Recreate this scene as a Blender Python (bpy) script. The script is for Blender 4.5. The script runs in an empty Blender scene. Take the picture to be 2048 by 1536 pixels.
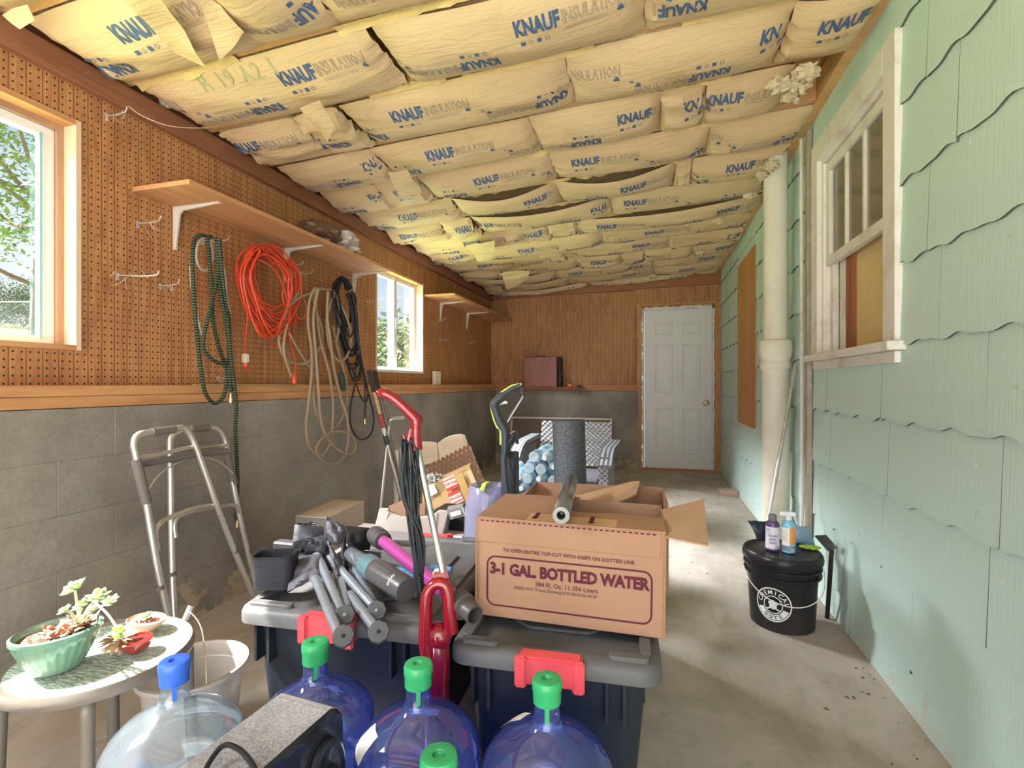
import bpy, bmesh, math, random
from math import sin, cos, tan, pi, radians, sqrt, atan2, exp
from mathutils import Vector, Matrix, noise

# ------------------------------------------------------------------ camera, world, lights, exposure
S = bpy.context.scene
COL = S.collection
TH = radians(15.48); FPX = 1000.0; EYE = 1.10
cam_d = bpy.data.cameras.new('camera'); cam = bpy.data.objects.new('camera', cam_d); COL.objects.link(cam)
cam_d.sensor_width = 36; cam_d.lens = 36 * FPX / 2048
cam_d.clip_start = 0.02; cam_d.clip_end = 300
cam.location = (0, 0, EYE); cam.rotation_euler = (radians(90), 0, TH)
S.camera = cam
S.view_settings.view_transform = 'Standard'; S.view_settings.look = 'None'
S.view_settings.gamma = 1; S.view_settings.use_curve_mapping = False
S.view_settings.exposure = 0.4

W = bpy.data.worlds.new('sky'); S.world = W; W.use_nodes = True
wn = W.node_tree; wn.nodes.clear()
def wnode(t, **k):
    n = wn.nodes.new(t)
    for a, b in k.items(): setattr(n, a, b)
    return n
wo = wnode('ShaderNodeOutputWorld'); wb = wnode('ShaderNodeBackground')
wtc = wnode('ShaderNodeTexCoord'); wsep = wnode('ShaderNodeSeparateXYZ')
wn.links.new(wtc.outputs['Generated'], wsep.inputs[0])
wr = wnode('ShaderNodeValToRGB')
wr.color_ramp.elements[0].position = 0.0; wr.color_ramp.elements[0].color = (0.60, 0.77, 0.95, 1)
wr.color_ramp.elements[1].position = 0.6; wr.color_ramp.elements[1].color = (0.26, 0.48, 0.85, 1)
wn.links.new(wsep.outputs['Z'], wr.inputs[0])
wno = wnode('ShaderNodeTexNoise'); wno.inputs['Scale'].default_value = 3.2; wno.inputs['Detail'].default_value = 6
wn.links.new(wtc.outputs['Generated'], wno.inputs['Vector'])
wr2 = wnode('ShaderNodeValToRGB')
wr2.color_ramp.elements[0].position = 0.46; wr2.color_ramp.elements[0].color = (0, 0, 0, 1)
wr2.color_ramp.elements[1].position = 0.66; wr2.color_ramp.elements[1].color = (1, 1, 1, 1)
wn.links.new(wno.outputs['Fac'], wr2.inputs[0])
wmx = wnode('ShaderNodeMixRGB'); wmx.inputs[2].default_value = (0.92, 0.95, 1, 1)
wn.links.new(wr2.outputs[0], wmx.inputs[0]); wn.links.new(wr.outputs[0], wmx.inputs[1])
wn.links.new(wmx.outputs[0], wb.inputs['Color']); wb.inputs['Strength'].default_value = 0.92
wn.links.new(wb.outputs[0], wo.inputs[0])

def lamp(kind, name, loc, direction, energy, size=None, color=(1, 1, 1)):
    d = bpy.data.lights.new(name, kind); o = bpy.data.objects.new(name, d); COL.objects.link(o)
    o.location = loc; o.rotation_euler = Vector(direction).to_track_quat('-Z', 'Y').to_euler()
    d.energy = energy; d.color = color
    if kind == 'AREA':
        d.shape = 'RECTANGLE'; d.size, d.size_y = size
    if kind == 'SUN': d.angle = radians(0.6)
    return o
lamp('SUN', 'sun', (-8, -3, 10), (1, 0.35, -1.3), 26.0, color=(1, 0.95, 0.86))
# daylight pouring through the wide open front of the porch, behind the camera
lamp('AREA', 'open_porch_daylight', (0.8, -3.2, 2.2), (-0.12, 1, 0.05), 140, (5.0, 3.0), (1.0, 0.97, 0.93))
# added fill lamp aimed up from the unseen ground to brighten the ceiling
lamp('AREA', 'upward_fill', (-0.6, -1.9, 0.05), (0, 0.75, 1), 100, (3.5, 1.8), (1.0, 0.95, 0.85))
# daylight at the two windows in the left wall
lamp('AREA', 'window_daylight', (-4.3, 4.3, 3.7), (1, -0.08, -0.9), 3600, (2.2, 1.5), (0.95, 0.98, 1.0))
lamp('AREA', 'window_daylight', (-4.0, -0.9, 3.5), (1, 0.75, -0.95), 1050, (2.0, 1.5), (0.95, 0.98, 1.0))

# ------------------------------------------------------------------ pixel ray helper (2048x1536 frame)
CT, ST = cos(TH), sin(TH)
def at(px, py, X=None, Y=None, Z=None, d=None):
    xc = (px - 1024) / FPX; yc = (768 - py) / FPX
    v = Vector((xc * CT - ST, xc * ST + CT, yc))
    if d is not None: t = d
    elif X is not None: t = X / v.x
    elif Y is not None: t = Y / v.y
    else: t = (Z - EYE) / v.z
    return Vector((0, 0, EYE)) + v * t
def crop(ox, oy, s):
    return lambda p, q: (ox + p / s, oy + q / s)

# ------------------------------------------------------------------ materials
MATS = {}
def newmat(name):
    m = bpy.data.materials.new(name); m.use_nodes = True
    nt = m.node_tree; b = nt.nodes['Principled BSDF']
    return m, nt, b
def N(nt, t, **k):
    n = nt.nodes.new(t)
    for a, c in k.items():
        if a in n.inputs: n.inputs[a].default_value = c
        else: setattr(n, a, c)
    return n
def math_(nt, op, a, b=None, c=None):
    n = nt.nodes.new('ShaderNodeMath'); n.operation = op
    for i, v in enumerate((a, b, c)):
        if v is None: continue
        if isinstance(v, (int, float)): n.inputs[i].default_value = v
        else: nt.links.new(v, n.inputs[i])
    return n.outputs[0]
def mixc(nt, fac, a, b, mode='MIX'):
    n = nt.nodes.new('ShaderNodeMixRGB'); n.blend_type = mode
    for i, v in enumerate((fac, a, b)):
        if isinstance(v, (int, float)): n.inputs[i].default_value = v
        elif isinstance(v, tuple): n.inputs[i].default_value = (*v, 1) if len(v) == 3 else v
        else: nt.links.new(v, n.inputs[i])
    return n.outputs[0]
def ramp(nt, src, stops):
    n = nt.nodes.new('ShaderNodeValToRGB'); cr = n.color_ramp
    while len(cr.elements) < len(stops): cr.elements.new(0.5)
    for e, (p, c) in zip(cr.elements, stops):
        e.position = p; e.color = (*c, 1) if isinstance(c, tuple) else (c, c, c, 1)
    nt.links.new(src, n.inputs[0]); return n.outputs[0]
def coords(nt, scale=(1, 1, 1), world=True):
    g = nt.nodes.new('ShaderNodeNewGeometry') if world else nt.nodes.new('ShaderNodeTexCoord')
    out = g.outputs['Position'] if world else g.outputs['Object']
    mp = nt.nodes.new('ShaderNodeMapping'); mp.inputs['Scale'].default_value = scale
    nt.links.new(out, mp.inputs['Vector']); return mp.outputs[0]
def noise_(nt, vec, scale, detail=4, rough=0.55, dist=0):
    n = N(nt, 'ShaderNodeTexNoise'); n.inputs['Scale'].default_value = scale
    n.inputs['Detail'].default_value = detail; n.inputs['Roughness'].default_value = rough
    n.inputs['Distortion'].default_value = dist
    nt.links.new(vec, n.inputs['Vector']); return n.outputs['Fac']
def bump(nt, b, h, strength=0.3, dist=0.01):
    n = N(nt, 'ShaderNodeBump'); n.inputs['Strength'].default_value = strength; n.inputs['Distance'].default_value = dist
    nt.links.new(h, n.inputs['Height']); nt.links.new(n.outputs[0], b.inputs['Normal'])
def mat(name, col, rough=0.5, metal=0.0, var=0.12, scale=9.0, bmp=0.08, dirt=None, dirt_amt=0.3, world=False, coat=0):
    """plain procedural material: base colour, mottling, optional blotches of dirt, fine relief"""
    if name in MATS: return MATS[name]
    m, nt, b = newmat(name)
    v = coords(nt, (1, 1, 1), world)
    n1 = noise_(nt, v, scale, 5)
    c = mixc(nt, n1, tuple(x * (1 - var) for x in col), tuple(min(1, x * (1 + var)) for x in col))
    if dirt:
        n2 = noise_(nt, v, scale * 0.35, 6, 0.7)
        f = ramp(nt, n2, [(0.5, 0.0), (0.68, dirt_amt)])
        c = mixc(nt, f, c, dirt)
    nt.links.new(c, b.inputs['Base Color'])
    b.inputs['Metallic'].default_value = metal
    r = ramp(nt, n1, [(0.3, max(0.02, rough - 0.06)), (0.7, min(1, rough + 0.06))]); nt.links.new(r, b.inputs['Roughness'])
    if max(col) < .13: b.inputs['Specular IOR Level'].default_value = 0.22
    if coat: b.inputs['Coat Weight'].default_value = coat; b.inputs['Coat Roughness'].default_value = 0.08
    if bmp: bump(nt, b, noise_(nt, v, scale * 6, 4), bmp, 0.01)
    MATS[name] = m; return m
def wood(name, c1, c2, axis='Y', scale=14.0, rough=0.65, knots=True):
    if name in MATS: return MATS[name]
    m, nt, b = newmat(name)
    sc = {'X': (0.09, 1, 1), 'Y': (1, 0.09, 1), 'Z': (1, 1, 0.09)}[axis]
    v = coords(nt, sc, True)
    n1 = noise_(nt, v, scale * 2.2, 6, 0.6, 0.8); n2 = noise_(nt, v, scale * 0.35, 3, 0.5, 0.4)
    c = mixc(nt, ramp(nt, n1, [(0.3, 0.0), (0.7, 1.0)]), c1, c2)
    c = mixc(nt, ramp(nt, n2, [(0.35, 0.0), (0.7, 0.45)]), c, tuple(x * 0.72 for x in c1))
    if knots:
        vo = N(nt, 'ShaderNodeTexVoronoi'); vo.inputs['Scale'].default_value = 2.6
        vs = {'X': (0.5, 1, 1), 'Y': (1, 0.5, 1), 'Z': (1, 1, 0.5)}[axis]
        nt.links.new(coords(nt, vs, True), vo.inputs['Vector'])
        k = ramp(nt, vo.outputs['Distance'], [(0.04, 0.85), (0.075, 0.0)])
        c = mixc(nt, k, c, tuple(x * 0.35 for x in c1))
    nt.links.new(c, b.inputs['Base Color']); b.inputs['Roughness'].default_value = rough
    bump(nt, b, n1, 0.12, 0.006)
    MATS[name] = m; return m
def pegboard(name, axis):
    m, nt, b = newmat(name)
    g = nt.nodes.new('ShaderNodeNewGeometry'); sp = nt.nodes.new('ShaderNodeSeparateXYZ')
    nt.links.new(g.outputs['Position'], sp.inputs[0])
    u = sp.outputs[axis]; z = sp.outputs['Z']
    P, Q = 0.0254, 0.0285
    fu = math_(nt, 'MULTIPLY', math_(nt, 'SUBTRACT', math_(nt, 'FRACT', math_(nt, 'DIVIDE', math_(nt, 'ADD', u, 10), P)), 0.5), P)
    fz = math_(nt, 'MULTIPLY', math_(nt, 'SUBTRACT', math_(nt, 'FRACT', math_(nt, 'DIVIDE', math_(nt, 'ADD', z, 10), Q)), 0.5), Q)
    dd = math_(nt, 'SQRT', math_(nt, 'ADD', math_(nt, 'MULTIPLY', fu, fu), math_(nt, 'MULTIPLY', fz, fz)))
    hole = math_(nt, 'LESS_THAN', dd, 0.0036)
    gr = math_(nt, 'LESS_THAN', math_(nt, 'ABSOLUTE', math_(nt, 'SUBTRACT', math_(nt, 'FRACT', math_(nt, 'DIVIDE', math_(nt, 'ADD', u, 10), 2 * P)), 0.5)), 0.03)
    v = coords(nt, (1, 1, 0.12) , True)
    n1 = noise_(nt, v, 26, 6, 0.6, 1.2); n2 = noise_(nt, coords(nt), 1.1, 3)
    c = mixc(nt, ramp(nt, n1, [(0.38, 0.0), (0.62, 1.0)]), (0.35, 0.14, 0.056), (0.53, 0.245, 0.10))
    c = mixc(nt, ramp(nt, n2, [(0.4, 0.0), (0.65, 0.5)]), c, (0.56, 0.285, 0.11))
    c = mixc(nt, gr, c, (0.17, 0.075, 0.03))
    c = mixc(nt, hole, c, (0.03, 0.012, 0.008))
    nt.links.new(c, b.inputs['Base Color']); b.inputs['Roughness'].default_value = 0.6
    h = math_(nt, 'SUBTRACT', 1.0, math_(nt, 'MAXIMUM', hole, math_(nt, 'MULTIPLY', gr, 0.4)))
    bump(nt, b, h, 0.5, 0.003)
    return m
def clear(name, tint, gloss_rough=0.06, body=0.08, body_col=(0.8, 0.85, 0.95), f0=0.04):
    """thin clear plastic or glass: tinted transparency, fresnel gloss, a little milky body"""
    if name in MATS: return MATS[name]
    m = bpy.data.materials.new(name); m.use_nodes = True; nt = m.node_tree; nt.nodes.clear()
    o = N(nt, 'ShaderNodeOutputMaterial'); tr = N(nt, 'ShaderNodeBsdfTransparent'); gl = N(nt, 'ShaderNodeBsdfGlossy')
    df = N(nt, 'ShaderNodeBsdfDiffuse'); df.inputs['Color'].default_value = (*body_col, 1)
    v = coords(nt, (1, 1, 1), False); n1 = noise_(nt, v, 25, 3)
    nt.links.new(mixc(nt, n1, tuple(t * 0.93 for t in tint), tint), tr.inputs['Color'])
    gl.inputs['Roughness'].default_value = gloss_rough
    lw = N(nt, 'ShaderNodeLayerWeight'); lw.inputs['Blend'].default_value = 0.5
    fr = math_(nt, 'ADD', f0, math_(nt, 'MULTIPLY', math_(nt, 'POWER', lw.outputs['Facing'], 4.0), 0.8))
    m1 = N(nt, 'ShaderNodeMixShader'); m1.inputs[0].default_value = body
    nt.links.new(tr.outputs[0], m1.inputs[1]); nt.links.new(df.outputs[0], m1.inputs[2])
    m2 = N(nt, 'ShaderNodeMixShader'); nt.links.new(fr, m2.inputs[0])
    nt.links.new(m1.outputs[0], m2.inputs[1]); nt.links.new(gl.outputs[0], m2.inputs[2])
    nt.links.new(m2.outputs[0], o.inputs[0]); MATS[name] = m; return m
def stripes(name, c1, c2, freq, axis='Z', rough=0.6, width=0.5):
    m, nt, b = newmat(name); g = nt.nodes.new('ShaderNodeNewGeometry'); sp = nt.nodes.new('ShaderNodeSeparateXYZ')
    nt.links.new(g.outputs['Position'], sp.inputs[0])
    nn = noise_(nt, coords(nt), 30, 2)
    f = math_(nt, 'FRACT', math_(nt, 'ADD', math_(nt, 'MULTIPLY', sp.outputs[axis], freq), math_(nt, 'MULTIPLY', nn, 0.3)))
    f = math_(nt, 'LESS_THAN', f, width)
    nt.links.new(mixc(nt, f, c1, c2), b.inputs['Base Color']); b.inputs['Roughness'].default_value = rough
    bump(nt, b, f, 0.4, 0.004); return m

# ------------------------------------------------------------------ mesh builder
def tag(o, label=None, cat=None, group=None, kind=None):
    if label: o['label'] = label
    if cat: o['category'] = cat
    if group: o['group'] = group
    if kind: o['kind'] = kind
    return o
def thing(name, label, cat, loc=(0, 0, 0), group=None, rz=0):
    o = bpy.data.objects.new(name, None); COL.objects.link(o); o.empty_display_size = 0.05
    o.location = loc; o.rotation_euler = (0, 0, rz)
    return tag(o, label, cat, group)
def struct(name):
    o = bpy.data.objects.new(name, None); COL.objects.link(o); o['kind'] = 'structure'; return o
def root_loc(o):
    v = Vector((0, 0, 0))
    while o: v += Vector(o.location); o = o.parent
    return v
def frame(loc=(0, 0, 0), rz=0, rx=0, ry=0):
    return Matrix.Translation(loc) @ Matrix.Rotation(rz, 4, 'Z') @ Matrix.Rotation(ry, 4, 'Y') @ Matrix.Rotation(rx, 4, 'X')
def catmull(P, k=6, closed=False):
    P = [Vector(p) for p in P]; n = len(P); out = []
    rng = n if closed else n - 1
    for i in range(rng):
        if closed: a, b, c, d = P[(i - 1) % n], P[i], P[(i + 1) % n], P[(i + 2) % n]
        else: a, b, c, d = P[max(i - 1, 0)], P[i], P[i + 1], P[min(i + 2, n - 1)]
        for j in range(k):
            t = j / k
            out.append(0.5 * ((2 * b) + (c - a) * t + (2 * a - 5 * b + 4 * c - d) * t * t + (3 * b - a - 3 * c + d) * t ** 3))
    if not closed: out.append(P[-1])
    return out
class MB:
    def __init__(s, M=None): s.v = []; s.f = []; s.M = M or Matrix.Identity(4)
    def add(s, vs, fs, M=None):
        T = s.M @ M if M is not None else s.M
        o = len(s.v); s.v += [T @ Vector(p) for p in vs]; s.f += [tuple(o + i for i in f) for f in fs]; return s
    def box(s, lo, hi, M=None):
        x0, y0, z0 = lo; x1, y1, z1 = hi
        return s.add([(x0, y0, z0), (x1, y0, z0), (x1, y1, z0), (x0, y1, z0), (x0, y0, z1), (x1, y0, z1), (x1, y1, z1), (x0, y1, z1)],
                     [(0, 3, 2, 1), (4, 5, 6, 7), (0, 1, 5, 4), (1, 2, 6, 5), (2, 3, 7, 6), (3, 0, 4, 7)], M)
    def tube(s, P, r, n=8, closed=False, cap=True, M=None, flat=1.0, up=None):
        P = [Vector(p) for p in P]; m = len(P); vs = []; fs = []; prev = None
        for i, p in enumerate(P):
            a = P[(i - 1) % m] if (closed or i > 0) else p; b = P[(i + 1) % m] if (closed or i < m - 1) else p
            t = (b - a); t = t.normalized() if t.length > 1e-9 else Vector((0, 0, 1))
            if prev is None:
                q = Vector(up) if up else (Vector((0, 0, 1)) if abs(t.z) < 0.9 else Vector((1, 0, 0)))
            else: q = prev
            nrm = (q - t * q.dot(t)); nrm = nrm.normalized() if nrm.length > 1e-6 else t.orthogonal().normalized()
            prev = nrm; bi = t.cross(nrm)
            rr = r[i] if isinstance(r, (list, tuple)) else r
            for j in range(n):
                an = 2 * pi * j / n; vs.append(p + nrm * cos(an) * rr + bi * sin(an) * rr * flat)
        for i in range(m if closed else m - 1):
            k = (i + 1) % m
            for j in range(n): fs.append((i * n + j, i * n + (j + 1) % n, k * n + (j + 1) % n, k * n + j))
        if cap and not closed: fs += [tuple(range(n - 1, -1, -1)), tuple((m - 1) * n + j for j in range(n))]
        return s.add(vs, fs, M)
    def lathe(s, prof, n=32, M=None, cap0=True, cap1=True, sx=1.0, sy=1.0, rib=0, ribn=0):
        vs = []; fs = []
        for (r, z) in prof:
            for j in range(n):
                a = 2 * pi * j / n; q = r * (1 + (rib * cos(a * ribn) if rib else 0)); vs.append((q * cos(a) * sx, q * sin(a) * sy, z))
        for i in range(len(prof) - 1):
            for j in range(n): fs.append((i * n + j, i * n + (j + 1) % n, (i + 1) * n + (j + 1) % n, (i + 1) * n + j))
        if cap0: fs.append(tuple(range(n - 1, -1, -1)))
        if cap1: fs.append(tuple((len(prof) - 1) * n + j for j in range(n)))
        return s.add(vs, fs, M)
    def prism(s, pts, z0, z1, M=None):
        n = len(pts); vs = [(x, y, z0) for x, y in pts] + [(x, y, z1) for x, y in pts]
        fs = [tuple(range(n - 1, -1, -1)), tuple(range(n, 2 * n))] + [(i, (i + 1) % n, n + (i + 1) % n, n + i) for i in range(n)]
        return s.add(vs, fs, M)
    def slab(s, pts, th):
        """polygon in space given thickness along its normal"""
        P = [Vector(p) for p in pts]; nrm = Vector((0, 0, 0)); n = len(P)
        for i in range(n): nrm += P[i].cross(P[(i + 1) % n])
        nrm = nrm.normalized() * th
        if s.M == Matrix.Identity(4) and th > 0:          # thickness always goes away from the room's viewer side
            if nrm.dot(Vector((0, 0, EYE)) - P[0]) < 0: nrm = -nrm
        return s.add(P + [p - nrm for p in P], [tuple(range(n)), tuple(range(2 * n - 1, n - 1, -1))] + [(i, n + i, n + (i + 1) % n, (i + 1) % n) for i in range(n)])
    def grid(s, fn, nu, nv, M=None, th=0, closeu=False):
        vs = [fn(i / nu, j / nv) for j in range(nv + 1) for i in range(nu + 1)]
        fs = [(j * (nu + 1) + i, j * (nu + 1) + i + 1, (j + 1) * (nu + 1) + i + 1, (j + 1) * (nu + 1) + i) for j in range(nv) for i in range(nu)]
        if th:
            V = [Vector(p) for p in vs]; nn = [Vector((0, 0, 0)) for _ in V]
            for f in fs:
                q = (V[f[1]] - V[f[0]]).cross(V[f[3]] - V[f[0]])
                for i in f: nn[i] += q
            o = len(V); vs = V + [V[i] - (nn[i].normalized() if nn[i].length > 0 else Vector((0, 0, 1))) * th for i in range(o)]
            fs2 = [tuple(o + i for i in reversed(f)) for f in fs]
            B = [i for i in range(nu + 1)] + [j * (nu + 1) + nu for j in range(1, nv + 1)] + [nv * (nu + 1) + i for i in range(nu - 1, -1, -1)] + [j * (nu + 1) for j in range(nv - 1, 0, -1)]
            fs = fs + fs2 + [(B[k], o + B[k], o + B[(k + 1) % len(B)], B[(k + 1) % len(B)]) for k in range(len(B))]
        return s.add(vs, fs, M)
    def blob(s, c, r, nu=16, nv=10, amp=0.0, fr=3.0, seed=0, M=None):
        c = Vector(c); r = Vector(r) if not isinstance(r, (int, float)) else Vector((r, r, r)); vs = []; fs = []
        for j in range(nv + 1):
            for i in range(nu):
                a = 2 * pi * i / nu; e = -pi / 2 + pi * j / nv
                d = Vector((cos(e) * cos(a), cos(e) * sin(a), sin(e)))
                k = 1 + amp * noise.noise(d * fr + Vector((seed * 7.3, seed, 0)))
                vs.append(c + Vector((d.x * r.x, d.y * r.y, d.z * r.z)) * k)
        for j in range(nv):
            for i in range(nu): fs.append((j * nu + i, j * nu + (i + 1) % nu, (j + 1) * nu + (i + 1) % nu, (j + 1) * nu + i))
        return s.add(vs, fs, M)
    def leaf(s, base, d, L, w, th=0.25, droop=0.0):
        base = Vector(base); d = Vector(d).normalized(); sd = d.cross(Vector((0, 0, 1)))
        sd = sd.normalized() if sd.length > 1e-4 else Vector((1, 0, 0)); up = sd.cross(d)
        vs = []; fs = []; prof = [(0, .25), (.3, .8), (.6, 1), (.85, .6), (1, .06)]
        for t, k in prof:
            p = base + d * L * t - Vector((0, 0, droop * t * t))
            for a in range(6):
                an = a * pi / 3; vs.append(p + sd * cos(an) * w * k + up * sin(an) * w * th * k)
        for i in range(4):
            for a in range(6): fs.append((i * 6 + a, i * 6 + (a + 1) % 6, (i + 1) * 6 + (a + 1) % 6, (i + 1) * 6 + a))
        fs += [tuple(range(5, -1, -1)), tuple(range(24, 30))]
        return s.add(vs, fs)
    def build(s, name, m, parent=None, smooth=True, bevel=0.0, seg=1, angle=35, local=False):
        if parent is not None and not local:
            off = root_loc(parent); V = [p - off for p in s.v]; loc = Vector((0, 0, 0))
        elif parent is not None: V = s.v; loc = Vector((0, 0, 0))
        else:
            n = len(s.v); loc = Vector((sum(p.x for p in s.v) / n, sum(p.y for p in s.v) / n, min(p.z for p in s.v))); V = [p - loc for p in s.v]
        me = bpy.data.meshes.new(name); me.from_pydata([tuple(p) for p in V], [], s.f)
        bm = bmesh.new(); bm.from_mesh(me)
        if bevel:
            ed = [e for e in bm.edges if e.is_manifold and e.calc_face_angle(0) > radians(angle)]
            bmesh.ops.bevel(bm, geom=ed, offset=bevel, segments=seg, affect='EDGES', clamp_overlap=True)
        bmesh.ops.recalc_face_normals(bm, faces=bm.faces)
        if smooth:
            for f in bm.faces: f.smooth = True
            for e in bm.edges:
                if e.is_manifold and e.calc_face_angle(0) > radians(angle): e.smooth = False
        bm.to_mesh(me); bm.free()
        for mm in (m if isinstance(m, (list, tuple)) else [m]): me.materials.append(mm)
        o = bpy.data.objects.new(name, me); COL.objects.link(o); o.location = loc; o.parent = parent
        return o
def dup(o, parent=None):
    c = o.copy(); COL.objects.link(c); c.parent = parent
    for ch in [x for x in o.children]: dup(ch, c)
    return c

# ------------------------------------------------------------------ lettering
_tc = {}
def text(s, size=1.0, bold=0.0, outline=0.0, align='CENTER', space=1.0, wx=1.0):
    key = (s, size, bold, outline, align, space, wx)
    if key in _tc: return _tc[key]
    cu = bpy.data.curves.new('t', 'FONT'); cu.body = s; cu.size = size; cu.align_x = align; cu.align_y = 'CENTER'
    cu.resolution_u = 2; cu.space_character = space; cu.offset = bold
    if outline: cu.fill_mode = 'NONE'; cu.bevel_depth = outline; cu.bevel_resolution = 0; cu.resolution_u = 1
    o = bpy.data.objects.new('t', cu); COL.objects.link(o)
    dg = bpy.context.evaluated_depsgraph_get(); dg.update()
    me = bpy.data.meshes.new_from_object(o.evaluated_get(dg))
    r = ([(v.co.x * wx, v.co.y, v.co.z) for v in me.vertices], [tuple(p.vertices) for p in me.polygons])
    bpy.data.objects.remove(o); bpy.data.curves.remove(cu); bpy.data.meshes.remove(me)
    _tc[key] = r; return r
def put_text(mb, s, org, ux, uy, lift=0.0008, **k):
    vs, fs = text(s, **k); ux = Vector(ux).normalized(); uy = Vector(uy).normalized(); nn = ux.cross(uy)
    mb.add([Vector(org) + ux * p[0] + uy * p[1] + nn * (lift + p[2]) for p in vs], fs); return mb
def disc_poly(r, n=24, sx=1, sy=1): return [(r * cos(2 * pi * i / n) * sx, r * sin(2 * pi * i / n) * sy) for i in range(n)]
def ring_to(mb, fn, r0, r1, n=48, a0=0, a1=2 * pi):
    vs = []; fs = []
    for i in range(n + 1):
        a = a0 + (a1 - a0) * i / n
        vs += [fn(r0 * cos(a), r0 * sin(a)), fn(r1 * cos(a), r1 * sin(a))]
    for i in range(n): fs.append((2 * i, 2 * i + 1, 2 * i + 3, 2 * i + 2))
    mb.add(vs, fs)

# ------------------------------------------------------------------ THE SETTING
XL, XC, XR, YF, YB = -2.14, -2.06, 0.84, 6.65, -0.9      # pegboard plane, block wall face, house wall, far wall, open front
PEG_L = pegboard('pegboard_left', 'Y'); PEG_F = pegboard('pegboard_far', 'X')
BEAM = wood('beam_dark', (0.27, 0.10, 0.05), (0.36, 0.16, 0.08), 'Y'); BEAMX = wood('beam_dark_x', (0.30, 0.11, 0.045), (0.42, 0.18, 0.08), 'X')
SILLW = wood('sill_wood', (0.50, 0.22, 0.09), (0.68, 0.36, 0.16), 'Y'); SILLX = wood('sill_wood_x', (0.42, 0.17, 0.07), (0.56, 0.26, 0.12), 'X')
JOISTW = wood('joist_wood', (0.62, 0.34, 0.13), (0.76, 0.47, 0.20), 'X')
SHELFW = wood('shelf_pine', (0.52, 0.245, 0.11), (0.68, 0.37, 0.18), 'Y')
JAMBZ = wood('jamb_wood', (0.44, 0.19, 0.075), (0.66, 0.36, 0.16), 'Z'); REVEAL = wood('reveal_pine', (0.70, 0.48, 0.33), (0.80, 0.58, 0.42), 'Z')

def floor_mat():
    m, nt, b = newmat('stained_concrete_floor')
    v = coords(nt, (1, 1, 1)); g = nt.nodes.new('ShaderNodeNewGeometry'); sp = nt.nodes.new('ShaderNodeSeparateXYZ'); nt.links.new(g.outputs['Position'], sp.inputs[0])
    n1 = noise_(nt, v, 2.2, 8, 0.62, 0.6); n2 = noise_(nt, v, 9, 6, 0.7); n3 = noise_(nt, coords(nt, (1, .35, 1)), 4.5, 7, 0.7, 1.2)
    c = mixc(nt, ramp(nt, n1, [(0.35, 0.0), (0.65, 1.0)]), (0.38, 0.325, 0.27), (0.56, 0.505, 0.45))
    c = mixc(nt, ramp(nt, n3, [(0.48, 0.0), (0.62, 0.5)]), c, (0.33, 0.285, 0.23))
    # clay washed in along the block wall
    cl = math_(nt, 'ADD', math_(nt, 'MULTIPLY', sp.outputs['X'], -0.9), math_(nt, 'MULTIPLY', n3, 1.6))
    c = mixc(nt, ramp(nt, cl, [(1.05, 0.0), (1.9, 0.92)]), c, (0.38, 0.225, 0.11))
    c = mixc(nt, ramp(nt, n2, [(0.6, 0.0), (0.68, 0.35)]), c, (0.2, 0.15, 0.1))
    # darker olive tone towards the open front
    ms = math_(nt, 'ADD', math_(nt, 'MULTIPLY', sp.outputs['Y'], -0.75), math_(nt, 'MULTIPLY', n1, 1.2))
    c = mixc(nt, ramp(nt, ms, [(0.0, 0.0), (0.3, 0.45)]), c, (0.23, 0.21, 0.13))
    nt.links.new(c, b.inputs['Base Color']); nt.links.new(ramp(nt, n1, [(0.3, 0.75), (0.7, 0.95)]), b.inputs['Roughness'])
    bump(nt, b, n2, 0.15, 0.008); return m
def block_mat():
    m, nt, b = newmat('painted_block')
    v = coords(nt); g = nt.nodes.new('ShaderNodeNewGeometry'); sp = nt.nodes.new('ShaderNodeSeparateXYZ'); nt.links.new(g.outputs['Position'], sp.inputs[0])
    n1 = noise_(nt, v, 1.6, 6, 0.6); n2 = noise_(nt, v, 60, 3); n3 = noise_(nt, v, 7, 6, 0.68)
    c = mixc(nt, ramp(nt, n1, [(0.35, 0.0), (0.65, 1.0)]), (0.185, 0.158, 0.14), (0.36, 0.315, 0.275))
    c = mixc(nt, ramp(nt, n2, [(0.35, 0.25), (0.6, 0.0)]), c, (0.14, 0.13, 0.12))
    # paint peeled off low down, tan render showing
    lo = math_(nt, 'ADD', math_(nt, 'MULTIPLY', sp.outputs['Z'], -1.1), n3)
    c = mixc(nt, ramp(nt, lo, [(0.42, 0.0), (0.45, 0.7)]), c, (0.50, 0.38, 0.25))
    st = noise_(nt, coords(nt, (1, 1, 0.25)), 3.0, 5)
    c = mixc(nt, ramp(nt, st, [(0.55, 0.0), (0.7, 0.4)]), c, (0.33, 0.23, 0.15))
    nt.links.new(c, b.inputs['Base Color']); b.inputs['Roughness'].default_value = 0.75
    bump(nt, b, n2, 0.25, 0.006); return m
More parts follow.
